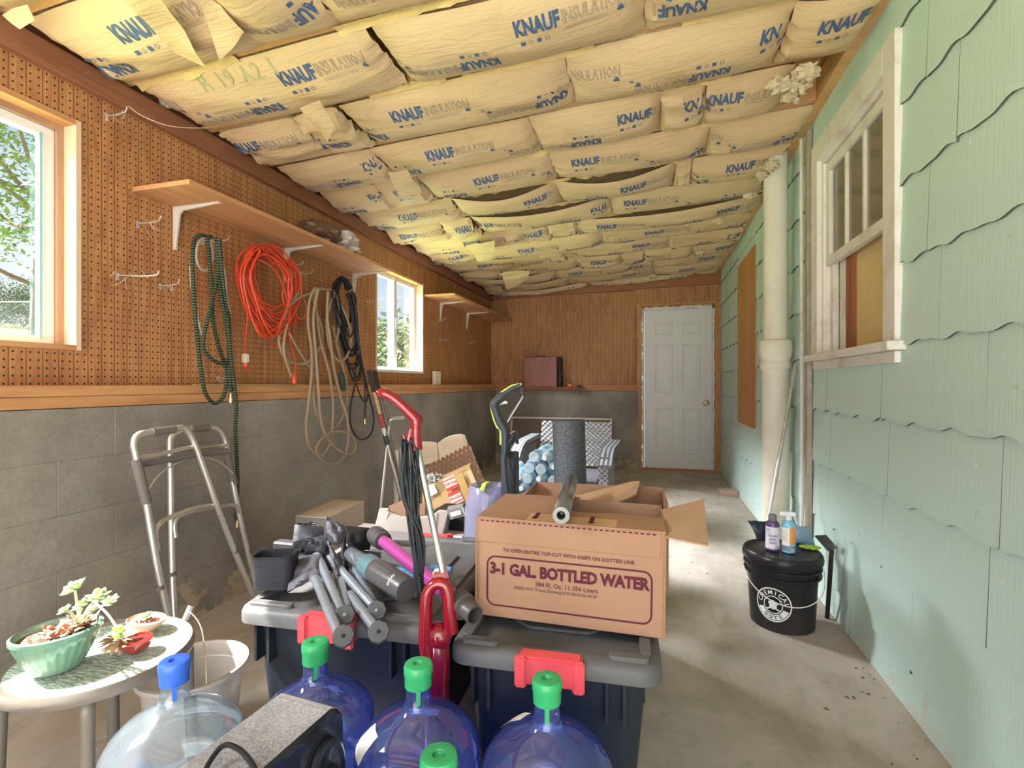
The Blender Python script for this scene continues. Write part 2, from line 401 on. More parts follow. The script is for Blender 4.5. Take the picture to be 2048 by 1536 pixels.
def siding_mat():
    m, nt, b = newmat('mint_painted_shingle')
    v = coords(nt); n1 = noise_(nt, v, 1.5, 4); n2 = noise_(nt, v, 14, 6, 0.7); n3 = noise_(nt, coords(nt, (1, 1, 0.02)), 160, 2)
    c = mixc(nt, n1, (0.51, 0.675, 0.63), (0.57, 0.735, 0.70))
    c = mixc(nt, ramp(nt, n2, [(0.66, 0.0), (0.70, 0.6)]), c, (0.42, 0.42, 0.38))
    c = mixc(nt, ramp(nt, noise_(nt, v, 30, 3), [(0.70, 0.0), (0.74, 0.8)]), c, (0.8, 0.78, 0.72))
    g = nt.nodes.new('ShaderNodeNewGeometry'); sp = nt.nodes.new('ShaderNodeSeparateXYZ'); nt.links.new(g.outputs['Position'], sp.inputs[0])
    lo = math_(nt, 'ADD', math_(nt, 'MULTIPLY', sp.outputs['Z'], -1.3), n2)
    c = mixc(nt, ramp(nt, lo, [(0.42, 0.0), (0.5, 0.5)]), c, (0.60, 0.56, 0.46))
    nt.links.new(c, b.inputs['Base Color']); b.inputs['Roughness'].default_value = 0.6
    bump(nt, b, n3, 0.25, 0.003); return m
FLOORM, BLOCKM, SIDE = floor_mat(), block_mat(), siding_mat()
WHITE = mat('old_white_paint', (0.76, 0.72, 0.68), 0.5, var=.06, scale=12, dirt=(0.35, 0.22, 0.14), dirt_amt=.45, world=True)
VINYL = mat('white_vinyl', (0.80, 0.80, 0.80), 0.35, var=.03)
GLASS = clear('window_glass', (0.97, 0.98, 0.98), 0.01, 0.015)
DARKWOOD = mat('dark_gap', (0.05, 0.035, 0.025), 0.9)

fl = MB().box((-2.3, YB - 3, -0.12), (1.1, 6.8, 0)).build('floor', FLOORM, smooth=False); fl['kind'] = 'structure'

# ---- left wall
wl = struct('wall_left')
WIN = [(0.15, 1.43, 1.23, 2.12), (3.60, 4.48, 1.20, 2.08)]
courses = [0, .21, .42, .62, .82, 1.01]; rnd = random.Random(3)
def blocks(par, horiz, a0, a1, face, out, axis):
    for ci in range(5):
        z0, z1 = courses[ci], courses[ci + 1]; a = a0 - (0.2 if ci % 2 else 0)
        while a < a1:
            s, e = max(a, a0), min(a + .4, a1)
            if e - s > 0.05:
                j = rnd.uniform(0, .0012); g = .0005
                mb = MB()
                if axis == 'Y': mb.box((out, s + g, z0 + g), (face - j, e - g, z1 - g))
                else: mb.box((s + g, face + j, z0 + g), (e - g, out, z1 - g))
                mb.build('concrete_block', BLOCKM, par, smooth=False, bevel=.0015)
            a += .4
blocks(wl, 1, YB, YF, XC, XC - .18, 'Y')
mortar = mat('block_mortar', (0.17, 0.15, 0.13), 0.9)
MB().box((XC - .19, YB, 0), (XC - .0025, YF, 1.0)).build('mortar_bed', BLOCKM, wl, smooth=False)
def inwin(y, z): return any(a < y < b and c < z < d for a, b, c, d in WIN)
seams = [YB, .31, 1.53, 2.75, 3.97, 5.19, 6.41, YF]
ys = sorted(set(seams + [w[i] for w in WIN for i in (0, 1)])); shb = MB()
for i in range(len(ys) - 1):
    y0, y1 = ys[i], ys[i + 1]; zz = [1.02, 2.30]
    for w in WIN:
        if w[0] < (y0 + y1) / 2 < w[1]: zz = [1.02, w[2], w[3], 2.30]
    for k in range(len(zz) - 1):
        if inwin((y0 + y1) / 2, (zz[k] + zz[k + 1]) / 2): continue
        g0 = .001 if y0 in seams else 0; g1 = .001 if y1 in seams else 0
        MB().box((XL - .006, y0 + g0, zz[k]), (XL, y1 - g1, zz[k + 1])).build('pegboard_sheet', PEG_L, wl, smooth=False)
        shb.box((XL - .12, y0, zz[k]), (XL - .007, y1, zz[k + 1] + (.15 if k == len(zz) - 2 else 0)))
shb.build('wall_framing', BEAM, wl, smooth=False)
for a, b in ((YB, 2.06), (2.062, 4.9), (4.902, YF)):
    MB().box((XL - .03, a, 2.25), (XL + .035, b, 2.345)).build('top_plate', BEAM, wl, smooth=False, bevel=.003)
for a, b in ((YB, 3.3), (3.302, YF)):
    MB().box((XL - .10, a, 1.055), (XC + .004, b, 1.094)).build('sill_board', SILLW, wl, smooth=False, bevel=.002)
    MB().box((XL - .10, a, 1.012), (XC + .001, b, 1.054)).build('sill_board', SILLW, wl, smooth=False, bevel=.002)

# ---- windows in the left wall
def window(name, w, slider):
    a, b, c, d = w; r = struct(name); X0 = XL - .12
    for bx in (((X0, a, c), (XL + .004, a + .02, d)), ((X0, b - .02, c), (XL + .004, b, d))):
        MB().box(*bx).build('side_reveal', REVEAL, r, smooth=False, bevel=.001)
    MB().box((X0, a + .02, d - .02), (XL + .004, b - .02, d)).build('head_reveal', SILLW, r, smooth=False)
    MB().box((X0, a + .02, c), (XL + .006, b - .02, c + .02)).build('window_sill', WHITE if slider else SILLW, r, smooth=False)
    a += .02; b -= .02; c += .02; d -= .02; fx0, fx1 = X0 + .005, X0 + .045
    if not slider: MB().box((fx0, b - .022, c), (fx1 + .015, b, d)).box((fx0, a, d - .022), (fx1 + .015, b - .022, d)).build('window_stop', wood('stop_wood', (0.42, 0.25, 0.14), (0.52, 0.33, 0.2), 'Z'), r, smooth=False)
    o = .0 if slider else .022
    m = MB()
    for bx in (((fx0, a, c), (fx1, b - o, c + .03)), ((fx0, a, d - o - .035), (fx1, b - o, d - o)), ((fx0, a, c + .0301), (fx1, a + .03, d - o - .0351)), ((fx0, b - o - .04, c + .0301), (fx1, b - o, d - o - .0351))): m.box(*bx)
    m.build('window_frame', VINYL, r, smooth=False, bevel=.002)
    if slider:
        mid = (a + b) / 2
        MB().box((fx0, mid - .028, c), (fx1 + .012, mid + .028, d)).box((fx1 + .012, mid - .01, (c + d) / 2 - .05), (fx1 + .02, mid + .004, (c + d) / 2 + .05)).build('meeting_stile', VINYL, r, smooth=False, bevel=.003)
        for p, q in ((a + .03, mid - .028), (mid + .028, b - .04)):
            MB().box((X0 + .02, p, c + .03), (X0 + .023, q, d - .035)).build('pane', GLASS, r, smooth=False)
    else:
        MB().box((X0 + .02, a + .03, c + .03), (X0 + .023, b - o - .04, d - o - .035)).build('pane', GLASS, r, smooth=False)
        MB().box((fx1, b - o - .052, c + .02), (fx1 + .004, b - o - .042, d - o - .03)).build('glazing_bead', mat('teal_bead', (0.30, 0.55, 0.58), 0.4), r, smooth=False)
    return r
window('window_1', WIN[0], False); window('window_2', WIN[1], True)

# ---- far wall
wf = struct('wall_far')
blocks(wf, 1, XC, -.155, YF - .05, YF + .15, 'X')
MB().box((XC, YF - .046, 0), (-.155, YF + .16, 1.0)).build('mortar_bed', BLOCKM, wf, smooth=False)
for a, b in ((XL, -1.42), (-1.419, -.20)):
    MB().box((a, YF - .006, 1.09), (b, YF, 2.30)).build('pegboard_sheet', PEG_F, wf, smooth=False)
MB().box((-.199, YF - .012, 2.10), (XR, YF - .001, 2.40)).build('pegboard_sheet', PEG_F, wf, smooth=False)
MB().box((XL - .1, YF, 1.0), (-.155, YF + .12, 2.45)).box((-.155, YF, 2.06), (XR + .1, YF + .12, 2.6)).build('wall_framing', BEAMX, wf, smooth=False)
for a, b in ((XL, -.55), (-.549, XR)):
    zz = lambda x: 2.27 + (x - XL) * .023
    MB().add([(a, YF - .04, zz(a)), (b, YF - .04, zz(b)), (b, YF - .002, zz(b)), (a, YF - .002, zz(a)), (a, YF - .04, zz(a) + .2), (b, YF - .04, zz(b) + .2), (b, YF - .002, zz(b) + .2), (a, YF - .002, zz(a) + .2)],
             [(0, 3, 2, 1), (4, 5, 6, 7), (0, 1, 5, 4), (1, 2, 6, 5), (2, 3, 7, 6), (3, 0, 4, 7)]).build('header_board', BEAMX, wf, smooth=False, bevel=.002)
MB().box((XC, YF - .055, 1.012), (-.155, YF + .02, 1.05)).build('sill_board', SILLX, wf, smooth=False, bevel=.002)
MB().box((XC, YF - .04, 1.051), (-.155, YF + .02, 1.09)).build('sill_board', SILLX, wf, smooth=False, bevel=.002)

# ---- the white six-panel door
dr = struct('door_1')
DW = mat('door_white', (0.73, 0.72, 0.73), 0.4, var=.03, scale=3, dirt=(0.5, 0.45, 0.4), dirt_amt=.15, world=True)
xa, xb, Yd = -.075, .737, YF + .005
m = MB().box((xa, Yd, .03), (xb, Yd + .04, 2.04)).build('door_slab', DW, dr, smooth=False)
cols = [(xa + .13, xa + .345), (xb - .355, xb - .14)]; rows = [(.22, .80), (.99, 1.60), (1.72, 1.88)]
for (p, q) in cols:
    for (u, v_) in rows:
        def rim(x0, x1, z0, z1, t, y): return [((x0, y, z0), (x1, y + .012, z0 + t)), ((x0, y, z1 - t), (x1, y + .012, z1)), ((x0, y, z0 + t), (x0 + t, y + .012, z1 - t)), ((x1 - t, y, z0 + t), (x1, y + .012, z1 - t))]
        mb = MB()
        for bx in rim(p, q, u, v_, .014, Yd - .012): mb.box(*bx)
        mb.box((p + .035, Yd - .006, u + .035), (q - .035, Yd + .004, v_ - .035)).build('door_panel', DW, dr, smooth=False, bevel=.003)
kn = at(1412, 806, Y=Yd)
BRASS = mat('brass', (0.72, 0.52, 0.26), 0.3, metal=1, var=.1)
kb = MB().lathe([(.031, 0), (.033, .004), (.02, .012), (.013, .02), (.013, .035), (.026, .045), (.029, .058), (.02, .068), (.004, .07)], 24, frame((kn.x, Yd, kn.z), rx=pi / 2)).build('door_knob', BRASS, dr)
MB().lathe([(.012, 0), (.012, .003)], 16, frame((kn.x, Yd - .069, kn.z), rx=pi / 2)).build('keyhole_face', mat('knob_dark', (0.12, 0.09, 0.05), .4, metal=.6), kb)
MB().box((xa - .025, Yd - .012, 0), (xa - .004, Yd + .05, 2.075)).box((xb + .004, Yd - .012, 0), (xb + .022, Yd + .05, 2.075)).box((xa - .025, Yd - .012, 2.046), (xb + .022, Yd + .05, 2.075)).build('door_frame', WHITE, dr, smooth=False)
FOAM = mat('insulating_foam', (0.72, 0.66, 0.48), 0.9, bmp=.5, scale=30)
fm = MB(); r5 = random.Random(5)
for k in range(46):
    z = r5.uniform(.05, 2.05); fm.blob((xa - .03 + r5.uniform(-.006, .008), Yd - .014, z), (r5.uniform(.006, .018), .01, r5.uniform(.01, .05)), 8, 5, .5, 4, k)
for k in range(24):
    fm.blob((r5.uniform(xa, xb), Yd - .012, 2.085), (r5.uniform(.02, .05), .008, r5.uniform(.004, .012)), 8, 5, .5, 4, k)
for k in range(20):
    fm.blob((xb + .028, Yd - .014, r5.uniform(.1, 2.05)), (r5.uniform(.004, .012), .008, r5.uniform(.01, .05)), 8, 5, .5, 4, k)
fo = fm.build('expanding_foam', FOAM, dr); fo['kind'] = 'stuff'
MB().box((-.17, Yd - .03, 0), (xa - .032, Yd + .06, 2.10)).build('door_jamb', JAMBZ, dr, smooth=False, bevel=.002)
MB().box((xb + .03, Yd - .035, 0), (XR, Yd + .06, 2.12)).build('door_jamb', JAMBZ, dr, smooth=False, bevel=.002)
MB().box((-.17, Yd - .02, 2.10), (XR, Yd + .06, 2.125)).build('door_head', JAMBZ, dr, smooth=False)
MB().box((xa - .03, Yd - .03, 0), (xb + .03, Yd + .06, .026)).build('threshold', SILLX, dr, smooth=False, bevel=.002)

# ---- house wall on the right
wr_ = struct('wall_right')
SHEDGE = mat('shingle_shadow_edge', (.12, .12, .105), .9, var=.3, scale=20); FELT = mat('black_felt', (.05, .05, .045), .9)  # raw edge colour darkened to paint the shadow line under each course
HW = (2.06, 2.94, 1.24, 2.29); PLY = (4.5, 5.34, .73, 2.25)
bk = MB()
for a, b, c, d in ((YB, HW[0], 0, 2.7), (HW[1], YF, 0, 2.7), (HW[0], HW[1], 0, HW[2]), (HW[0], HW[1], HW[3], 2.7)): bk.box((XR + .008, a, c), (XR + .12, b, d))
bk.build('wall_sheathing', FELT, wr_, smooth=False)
rowz = [-.135, .14, .415, .69, .965, 1.24, 1.515, 1.79, 2.065, 2.34, 2.62]; rs = random.Random(11)
for ri in range(len(rowz) - 1):
    z0, z1 = rowz[ri], rowz[ri + 1]; y = YB - rs.uniform(0, .6)
    while y < YF:
        s, e = max(y, YB), min(y + .61, YF); y += .61
        pieces = [(s, e)]
        for (a, b, c, d) in (HW, PLY):
            if z0 < d - .03 and z1 > c + .06:
                np_ = []
                for (p, q) in pieces:
                    if q <= a or p >= b: np_.append((p, q)); continue
                    if p < a: np_.append((p, a))
                    if q > b: np_.append((b, q))
                pieces = np_
        for (p, q) in pieces:
            if q - p < .03: continue
            n = max(4, int((q - p) / .022)); zt = min(z1 + .012, 2.6); ph = rs.uniform(0, 6); am = rs.uniform(.004, .0075); tj = rs.uniform(-.001, .001)
            bot = []
            for k in range(n + 1):
                yy = p + .0009 + (q - p - .0018) * k / n
                zz_ = z0 + am * sin(yy * 2 * pi / .2 + ph) + .003 * sin(yy * 57 + ph) if ri else 0.002
                bot.append((yy, zz_))
            vs = []; fs = []
            for (yy, zz_) in bot: vs += [(XR - .007 + tj, yy, zz_), (XR + .003, yy, zt), (XR + .001 + tj, yy, zz_), (XR + .008, yy, zt)]
            for k in range(n):
                o = 4 * k; fs += [(o, o + 4, o + 5, o + 1), (o + 2, o + 3, o + 7, o + 6), (o, o + 2, o + 6, o + 4), (o + 1, o + 5, o + 7, o + 3)]
            fs += [(0, 1, 3, 2), (4 * n, 4 * n + 2, 4 * n + 3, 4 * n + 1)]
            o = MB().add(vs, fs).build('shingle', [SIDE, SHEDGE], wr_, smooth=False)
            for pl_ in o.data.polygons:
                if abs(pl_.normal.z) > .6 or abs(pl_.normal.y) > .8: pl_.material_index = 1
    for (a, b, c, d) in (HW, PLY):      # short cut pieces above and below the openings
        if z0 < d - .03 and z1 > c + .06:
            for (u, w) in ((z0, c), (d, z1)):
                if w - u > .02: MB().box((XR - .006, a + .001, u + .001), (XR + .006, b - .001, w)).build('shingle', SIDE, wr_, smooth=False)
# ---- house window
w3 = struct('window_3')
WZ = wood('stud_brown', (0.22, 0.07, 0.03), (0.33, 0.12, 0.05), 'Z')
for bx in (((XR - .022, 2.03, 1.25), (XR + .015, 2.125, 2.34)), ((XR - .022, 2.875, 1.25), (XR + .015, 2.97, 2.34)), ((XR - .022, 2.125, 2.235), (XR + .015, 2.875, 2.34))):
    MB().box(*bx).build('casing', WHITE, w3, smooth=False, bevel=.002)
MB().box((XR - .055, 2.005, 1.218), (XR + .12, 2.995, 1.25)).build('window_sill', WHITE, w3, smooth=False, bevel=.003)
MB().box((XR - .018, 2.04, 1.175), (XR + .002, 2.96, 1.217)).build('apron', WHITE, w3, smooth=False, bevel=.002)
for bx in (((XR + .0, 2.125, 1.25), (XR + .12, 2.15, 2.235)), ((XR + .0, 2.85, 1.25), (XR + .12, 2.875, 2.235)), ((XR + .0, 2.15, 2.21), (XR + .12, 2.85, 2.235))):
    MB().box(*bx).build('window_jamb', WHITE, w3, smooth=False, bevel=.001)
sx0, sx1 = XR + .012, XR + .042
sh = MB(); y0, y1, z0, z1 = 2.15, 2.85, 1.69, 2.205
for bx in (((sx0, y0, z0), (sx1, y1, z0 + .045)), ((sx0, y0, z1 - .05), (sx1, y1, z1)), ((sx0, y0, z0 + .045), (sx1, y0 + .05, z1 - .05)), ((sx0, y1 - .05, z0 + .045), (sx1, y1, z1 - .05))): sh.box(*bx)
usash = sh.build('upper_sash', WHITE, w3, smooth=False, bevel=.002)
pw = (y1 - y0 - .1) / 3
for k in (1, 2): MB().box((sx0 + .003, y0 + .05 + pw * k - .011, z0 + .045), (sx1, y0 + .05 + pw * k + .011, z1 - .05)).build('muntin', WHITE, usash, smooth=False, bevel=.002)
OLDG = clear('dusty_glass', (0.62, 0.56, 0.47), 0.08, 0.35, (0.5, 0.45, 0.36))
for k in range(3): MB().box((sx0 + .014, y0 + .05 + pw * k + .01, z0 + .045), (sx0 + .017, y0 + .05 + pw * (k + 1) - .01, z1 - .05)).build('pane', OLDG, usash, smooth=False)
TANB = mat('tan_board', (0.72, 0.52, 0.26), 0.7, var=.1, scale=4, dirt=(0.45, 0.26, 0.1), dirt_amt=.4, world=True)
MB().box((XR + .07, 2.15, 1.25), (XR + .078, 2.63, 1.72)).build('interior_board', TANB, w3, smooth=False)
MB().box((XR + .05, 2.63, 1.25), (XR + .11, 2.70, 1.72)).build('wall_stud', WZ, w3, smooth=False)
MB().box((XR + .05, 2.70, 1.25), (XR + .075, 2.78, 1.72)).build('lower_sash_stile', WHITE, w3, smooth=False, bevel=.002)
MB().box((XR + .03, 2.80, 1.25), (XR + .055, 2.85, 1.70)).build('lower_sash_stile', WHITE, w3, smooth=False, bevel=.002)
MB().box((XR + .115, 2.1, 1.2), (XR + .14, 2.9, 2.3)).build('backing_board', TANB, w3, smooth=False)
# ---- plywood over the second house window
pl = MB().box((XR - .012, PLY[0], PLY[2]), (XR + .006, PLY[1], PLY[3])).build('plywood_sheet', wood('plywood', (0.50, 0.22, 0.07), (0.66, 0.33, 0.12), 'Z', 18), wr_, smooth=False)
MB().box((XR - .016, PLY[0] - .01, PLY[2] - .03), (XR, PLY[1] + .01, PLY[2] - .001)).build('sill_strip', WHITE, wr_, smooth=False)
MB().box((XR - .05, YB, 2.50), (XR + .0, YF, 2.62)).build('ledger_board', JOISTW, wr_, smooth=False)

# ---- ceiling: joists, roof deck, insulation batts
ce = struct('ceiling')
zj = lambda x: 2.36 + (x - XL) * .052
YJ = [2.0 + .405 * k for k in range(-7, 12)] + [6.63]
def sloped(mb, x0, x1, y0, y1, dz0, dz1):
    a, b = zj(x0), zj(x1)
    return mb.add([(x0, y0, a + dz0), (x1, y0, b + dz0), (x1, y1, b + dz0), (x0, y1, a + dz0), (x0, y0, a + dz1), (x1, y0, b + dz1), (x1, y1, b + dz1), (x0, y1, a + dz1)],
                  [(0, 3, 2, 1), (4, 5, 6, 7), (0, 1, 5, 4), (1, 2, 6, 5), (2, 3, 7, 6), (3, 0, 4, 7)])
for y in YJ: sloped(MB(), XL - .02, XR - .001, y - .019, y + .019, 0, .14).build('ceiling_joist', JOISTW, ce, smooth=False, bevel=.002)
sloped(MB(), XL - .2, XR + .3, YB - .1, YF + .2, .141, .18).build('roof_deck', JOISTW, ce, smooth=False)
def paper_mat():
    m, nt, b = newmat('kraft_paper_facing')
    v = coords(nt); n1 = noise_(nt, v, 2.5, 5); n2 = noise_(nt, coords(nt, (.35, 2, 1)), 16, 6, 0.6, 1.0); n3 = noise_(nt, v, 6, 5, .7)
    c = mixc(nt, n1, (0.65, 0.455, 0.25), (0.76, 0.575, 0.355))
    c = mixc(nt, ramp(nt, n3, [(0.6, 0.0), (0.72, 0.5)]), c, (0.55, 0.38, 0.2))
    lines = N(nt, 'ShaderNodeTexWave'); lines.inputs['Scale'].default_value = 60; lines.bands_direction = 'X'
    nt.links.new(v, lines.inputs['Vector'])
    c = mixc(nt, 0.07, c, lines.outputs['Color'], 'MULTIPLY')
    nt.links.new(c, b.inputs['Base Color']); b.inputs['Roughness'].default_value = 0.55
    bump(nt, b, n2, 0.42, 0.014); return m
PAPER = paper_mat()
FIBER = mat('brown_fibreglass', (0.26, 0.17, 0.09), 1.0, var=.5, scale=22, bmp=1.0, world=True)
PINKF = mat('pale_fibreglass', (0.80, 0.66, 0.45), 1.0, var=.2, scale=30, bmp=1.0, world=True)
INK = mat('blue_ink', (0.065, 0.12, 0.25), 0.6, var=.2, scale=20); INK2 = mat('grey_ink', (0.36, 0.32, 0.27), 0.6, var=.1); INK3 = mat('green_ink', (0.42, 0.42, 0.22), 0.7, var=.1)
def batt(xa, xb, y0, y1, drop, seed, gap=0.0, wr=1.0, phase=0.0, stamp=None, full=True, skew=0.0):
    xa -= .009; xb += .009
    rr = random.Random(seed); y0 += .024; y1 -= .014; L = xb - xa
    def zz(s, t, g=None):
        s = min(max(s, 0), 1); t = min(max(t, 0), 1); x = xa + L * s; y = y0 + (y1 - y0) * t
        c = sin(pi * t ** 1.15) ** 0.6 if 0 < t < 1 else 0
        e = (1 - abs(2 * s - 1) ** 12) * (.72 + .28 * sin(pi * s)); e = max(e, 0)
        wn_ = noise.noise(Vector((x * 3.1 + y * 2.0, y * 11 - x * 3, seed))) * .007 + noise.noise(Vector((x * 6, y * 14, seed + 4))) * .003
        cr = max(0, .16 - min(s, 1 - s)) / .16 * abs(noise.noise(Vector((x * 22, y * 14, seed)))) * .03
        z = zj(x) - .003 - .68 * drop * c * e - (wn_ + cr) * wr * (.35 + c)
        gg = gap if g is None else g
        if gg: z -= gg * max(0, sin(pi * s)) * (1 - t) ** 1.6
        return z
    def P(s, t): return Vector((xa + L * s + skew * (t - .5) * (1 if 0 < s < 1 else 1), y0 + (y1 - y0) * t, zz(s, t)))
    nu = max(10, int(L * 34)); nv = 18
    o = MB().grid(P, nu, nv, th=.0015).build('insulation_batt', PAPER, ce)
    def Fb(s, t):
        p = P(s * .98 + .01, t); p.z = zz(s, t, 0) + .010 + abs(noise.noise(p * 30)) * .012; return p
    MB().grid(Fb, max(8, int(L * 16)), 8, th=-.02).build('fibreglass_core', FIBER if (seed % 3 or gap) else PINKF, o)
    if not full: return o
    A, B = MB(), MB(); H_ = y1 - y0
    def stampit(mb, vf, xo, yo, flip, lift=.0045):
        vs, fs = vf; ok = []; out = []
        for (a, b, c) in vs:
            a2, b2 = (-a, -b) if flip else (a, b)
            x = xo + a2; y = yo - b2; s = (x - xa) / L; t = (y - y0) / H_
            ok.append(.01 < s < .99 and .02 < t < .98); out.append((x + skew * (t - .5), y, zz(s, t) - lift - c))
        good = [f for f in fs if all(ok[i] for i in f)]
        if good: mb.add(out, good)
    kn_ = text('KNAUF', .082, bold=.0036, align='LEFT', space=1.0, wx=.61); ins = text('INSULATION', .070, outline=.0011, align='LEFT', space=.95, wx=.56)
    def sq(w, h): return ([(-w, -h, 0), (w, -h, 0), (w, h, 0), (-w, h, 0)], [(0, 1, 2, 3)])
    def ringm(r, w): 
        vs = []; fs = []
        for i in range(13):
            a = 2 * pi * i / 12; vs += [(r * cos(a), r * sin(a), 0), ((r - w) * cos(a), (r - w) * sin(a), 0)]
        return vs, [(2 * i, 2 * i + 1, 2 * i + 3, 2 * i + 2) for i in range(12)]
    kw = max(v[0] for v in kn_[0]); iw = max(v[0] for v in ins[0])
    x = xa - .92 + (phase % .92)
    while x < xb:
        yu = y0 + H_ * .27; yi = y0 + H_ * .60
        stampit(A, kn_, x, yu, False); stampit(B, ins, x + kw + .006, yu, False)
        stampit(A, kn_, x + .83, yi, True); stampit(B, ins, x + .83 - kw - .006, yi, True)
        for q, g in enumerate((sq(.009, .008), ringm(.008, .002), sq(.008, .009), ringm(.009, .0025))):
            stampit(A, g, x + .02 + q * .030, yu + .062, False); stampit(A, g, x + .70 + q * .030, yi - .062, True)
        for (dx, dy) in ((.005, .004), (-.007, .003), (0, -.006)):
            stampit(A, sq(.006, .006), x + kw + iw - .01 + dx, yu + .035 + dy, False); stampit(A, sq(.006, .006), x + .83 - kw - iw + .01 + dx, yi - .035 + dy, True)
        for k in range(3):
            stampit(B, sq(.075, .0009), x + kw + .09, yu + .036 + .006 * k, False); stampit(B, sq(.075, .0009), x + .83 - kw - .09, yi - .036 - .006 * k, True)
        stampit(A, sq(.008, .002), x + .43, (yu + yi) / 2, False); stampit(A, sq(.008, .002), x + .435, (yu + yi) / 2 + .007, False)
        x += .92
    if A.v: A.build('printed_lettering', INK, o, smooth=False)
    if B.v: B.build('outlined_lettering', INK2, o, smooth=False)
    if stamp:
        C = MB(); stampit(C, text(stamp[0], .085, bold=.0004, space=1.1), stamp[1], y0 + H_ * stamp[2], stamp[3])
        if C.v: C.build('grade_stamp', INK3, o, smooth=False)
    return o
# rows counted from the front; junctions along each row
ROWS = {
 0: [(-2.05, -1.2, .10, 0, 1.4, .1), (-1.2, .0, .10, 0, 1, .3), (.0, .78, .10, 0, 1, .3)],
 1: [(-2.07, -1.42, .115, 0.0, 1.6, .28), (-1.40, -1.08, .09, .10, 1.2, .50), (-1.07, -.10, .11, 0, 1, .55), (-.08, .78, .11, 0, 1, .2)],
 2: [(-2.07, -1.02, .10, 0, 1.2, .62), (-.98, -.03, .125, .035, .8, .52), (-.01, .78, .11, 0, 1.2, .3)],
 3: [(-2.08, -1.66, .09, 0, 2.4, .0), (-1.64, -1.42, .10, .0, 2.6, .25), (-1.39, -.35, .105, 0, .9, .22), (-.33, .50, .12, 0, .9, .75), (.52, .79, .10, .03, 1.8, .1)],
 4: [(-2.08, -1.50, .10, 0, 1.4, .5), (-1.48, -.60, .11, 0, .9, .30), (-.58, .04, .115, 0, 1, .43), (.06, .24, .12, .0, 2.4, .1), (.26, .60, .11, .0, 1.4, .0)],
 5: [(-2.09, -1.72, .10, 0, 2.2, .3), (-1.70, -1.42, .11, 0, 3.0, .1), (-1.40, -.58, .11, 0, 1, .35), (-.56, .30, .11, 0, 1, .12), (.32, .79, .11, 0, 1, .6)],
 6: [(-2.09, -1.35, .10, 0, 2.0, .3), (-1.33, -.62, .10, .075, 1, .5), (-.60, .14, .10, .07, 1, .42), (.16, .24, .10, 0, 2.5, .1), (.26, .78, .12, 0, 1.6, .2)],
 7: [(-2.09, -1.62, .11, 0, 2.4, .1), (-1.60, -1.36, .12, 0, 3.2, .1), (-1.34, -.30, .10, .06, 1.2, .0), (-.28, .78, .10, 0, 1, .1)],
}
rb = random.Random(21)
for k in range(len(YJ) - 1):
    row = k - 5 if k >= 5 else None; y0, y1 = YJ[k], YJ[k + 1]
    if y1 < .6: continue
    if y1 - y0 < .1: continue
    rid = k - 4
    if rid in ROWS:
        for j, (a, b, dpt, gp, wr, ph) in enumerate(ROWS[rid]):
            st = None
            if rid == 3 and j == 3: st = ('R 19 A2 3', .22, .90, True)
            if rid == 2 and j == 0: st = ('R 19 A2 1', -1.62, .12, False)
            batt(a, b, y0, y1, dpt, rid * 10 + j, gp, wr, ph * .92 / .92 if False else ph, st)
    elif rid > 7 or rid < 0:
        x = XL + .05 + rb.uniform(0, .02); j = 0
        while x < XR - .12:
            L = rb.choice((.22, .45, .85, 1.0, 1.2)) if rid < 14 else 1.3; e = min(x + L, XR - .05)
            if XR - .05 - e < .2: e = XR - .05
            batt(x, e, y0, y1, rb.uniform(.075, .115), rid * 10 + j, rb.choice((0, 0, 0, .05)), rb.uniform(.9, 1.6) if L > .5 else 2.6, rb.uniform(0, .9), None, rid > 0)
            x = e + .015; j += 1
# loose paper flanges stapled over the joists
FLANGE = mat('flange_paper', (0.80, 0.60, 0.27), 0.6, var=.15, scale=10, bmp=.4, world=True)
rf = random.Random(8)
for y in YJ:
    if y < 1.0 or y > 6.5: continue
    x = XL + .06
    while x < XR - .2:
        L = rf.uniform(.2, .8); e = min(x + L, XR - .06)
        if rf.random() < .62:
            sd = rf.uniform(0, 50); w0, w1 = rf.choice(((-.035, .012), (-.012, .03), (-.03, .03)))
            def Pf(s, t, x=x, e=e, sd=sd, w0=w0, w1=w1, y=y):
                xx = x + (e - x) * s; edge = (abs(2 * t - 1))
                j = noise.noise(Vector((xx * 14, sd, t * 3)))
                yy = y + w0 + (w1 - w0) * t + j * .008
                return Vector((xx, yy, zj(xx) - .005 - edge * .006 - abs(j) * .022 * edge))
            MB().grid(Pf, 22, 3, th=.0012).build('paper_flange', FLANGE, ce)
        x = e + rf.uniform(.02, .35)
# torn hanging flaps and tufts
def flap(pts, z, m=PAPER, nm='torn_paper_flap'):
    P = [at(px, py, Z=z + dz) for px, py, dz in pts]
    a, b, c, d = P
    def f(s, t):
        p = (a * (1 - s) + b * s) * (1 - t) + (d * (1 - s) + c * s) * t
        return p + Vector((0, 0, noise.noise(p * 9) * .02))
    return MB().grid(f, 12, 12, th=.0015).build(nm, m, ce)
flap([(232, -20, 0), (312, -20, 0), (414, 136, -.02), (352, 108, 0)], 2.29)
flap([(395, -10, 0), (440, 10, 0), (488, 60, -.01), (440, 118, -.03)], 2.31)
flap([(5, 25, 0), (55, 5, 0), (70, 40, -.02), (40, 60, -.05)], 2.30)
flap([(600, 215, 0), (640, 200, 0), (668, 250, -.02), (655, 285, -.03)], 2.26)
flap([(1320, 195, 0), (1365, 190, 0), (1372, 232, -.02), (1350, 248, -.03)], 2.32)
flap([(775, 345, 0), (815, 340, 0), (845, 385, -.02), (800, 395, -.03)], 2.27)
flap([(930, 490, 0), (990, 480, 0), (985, 520, -.02), (955, 520, -.03)], 2.28)
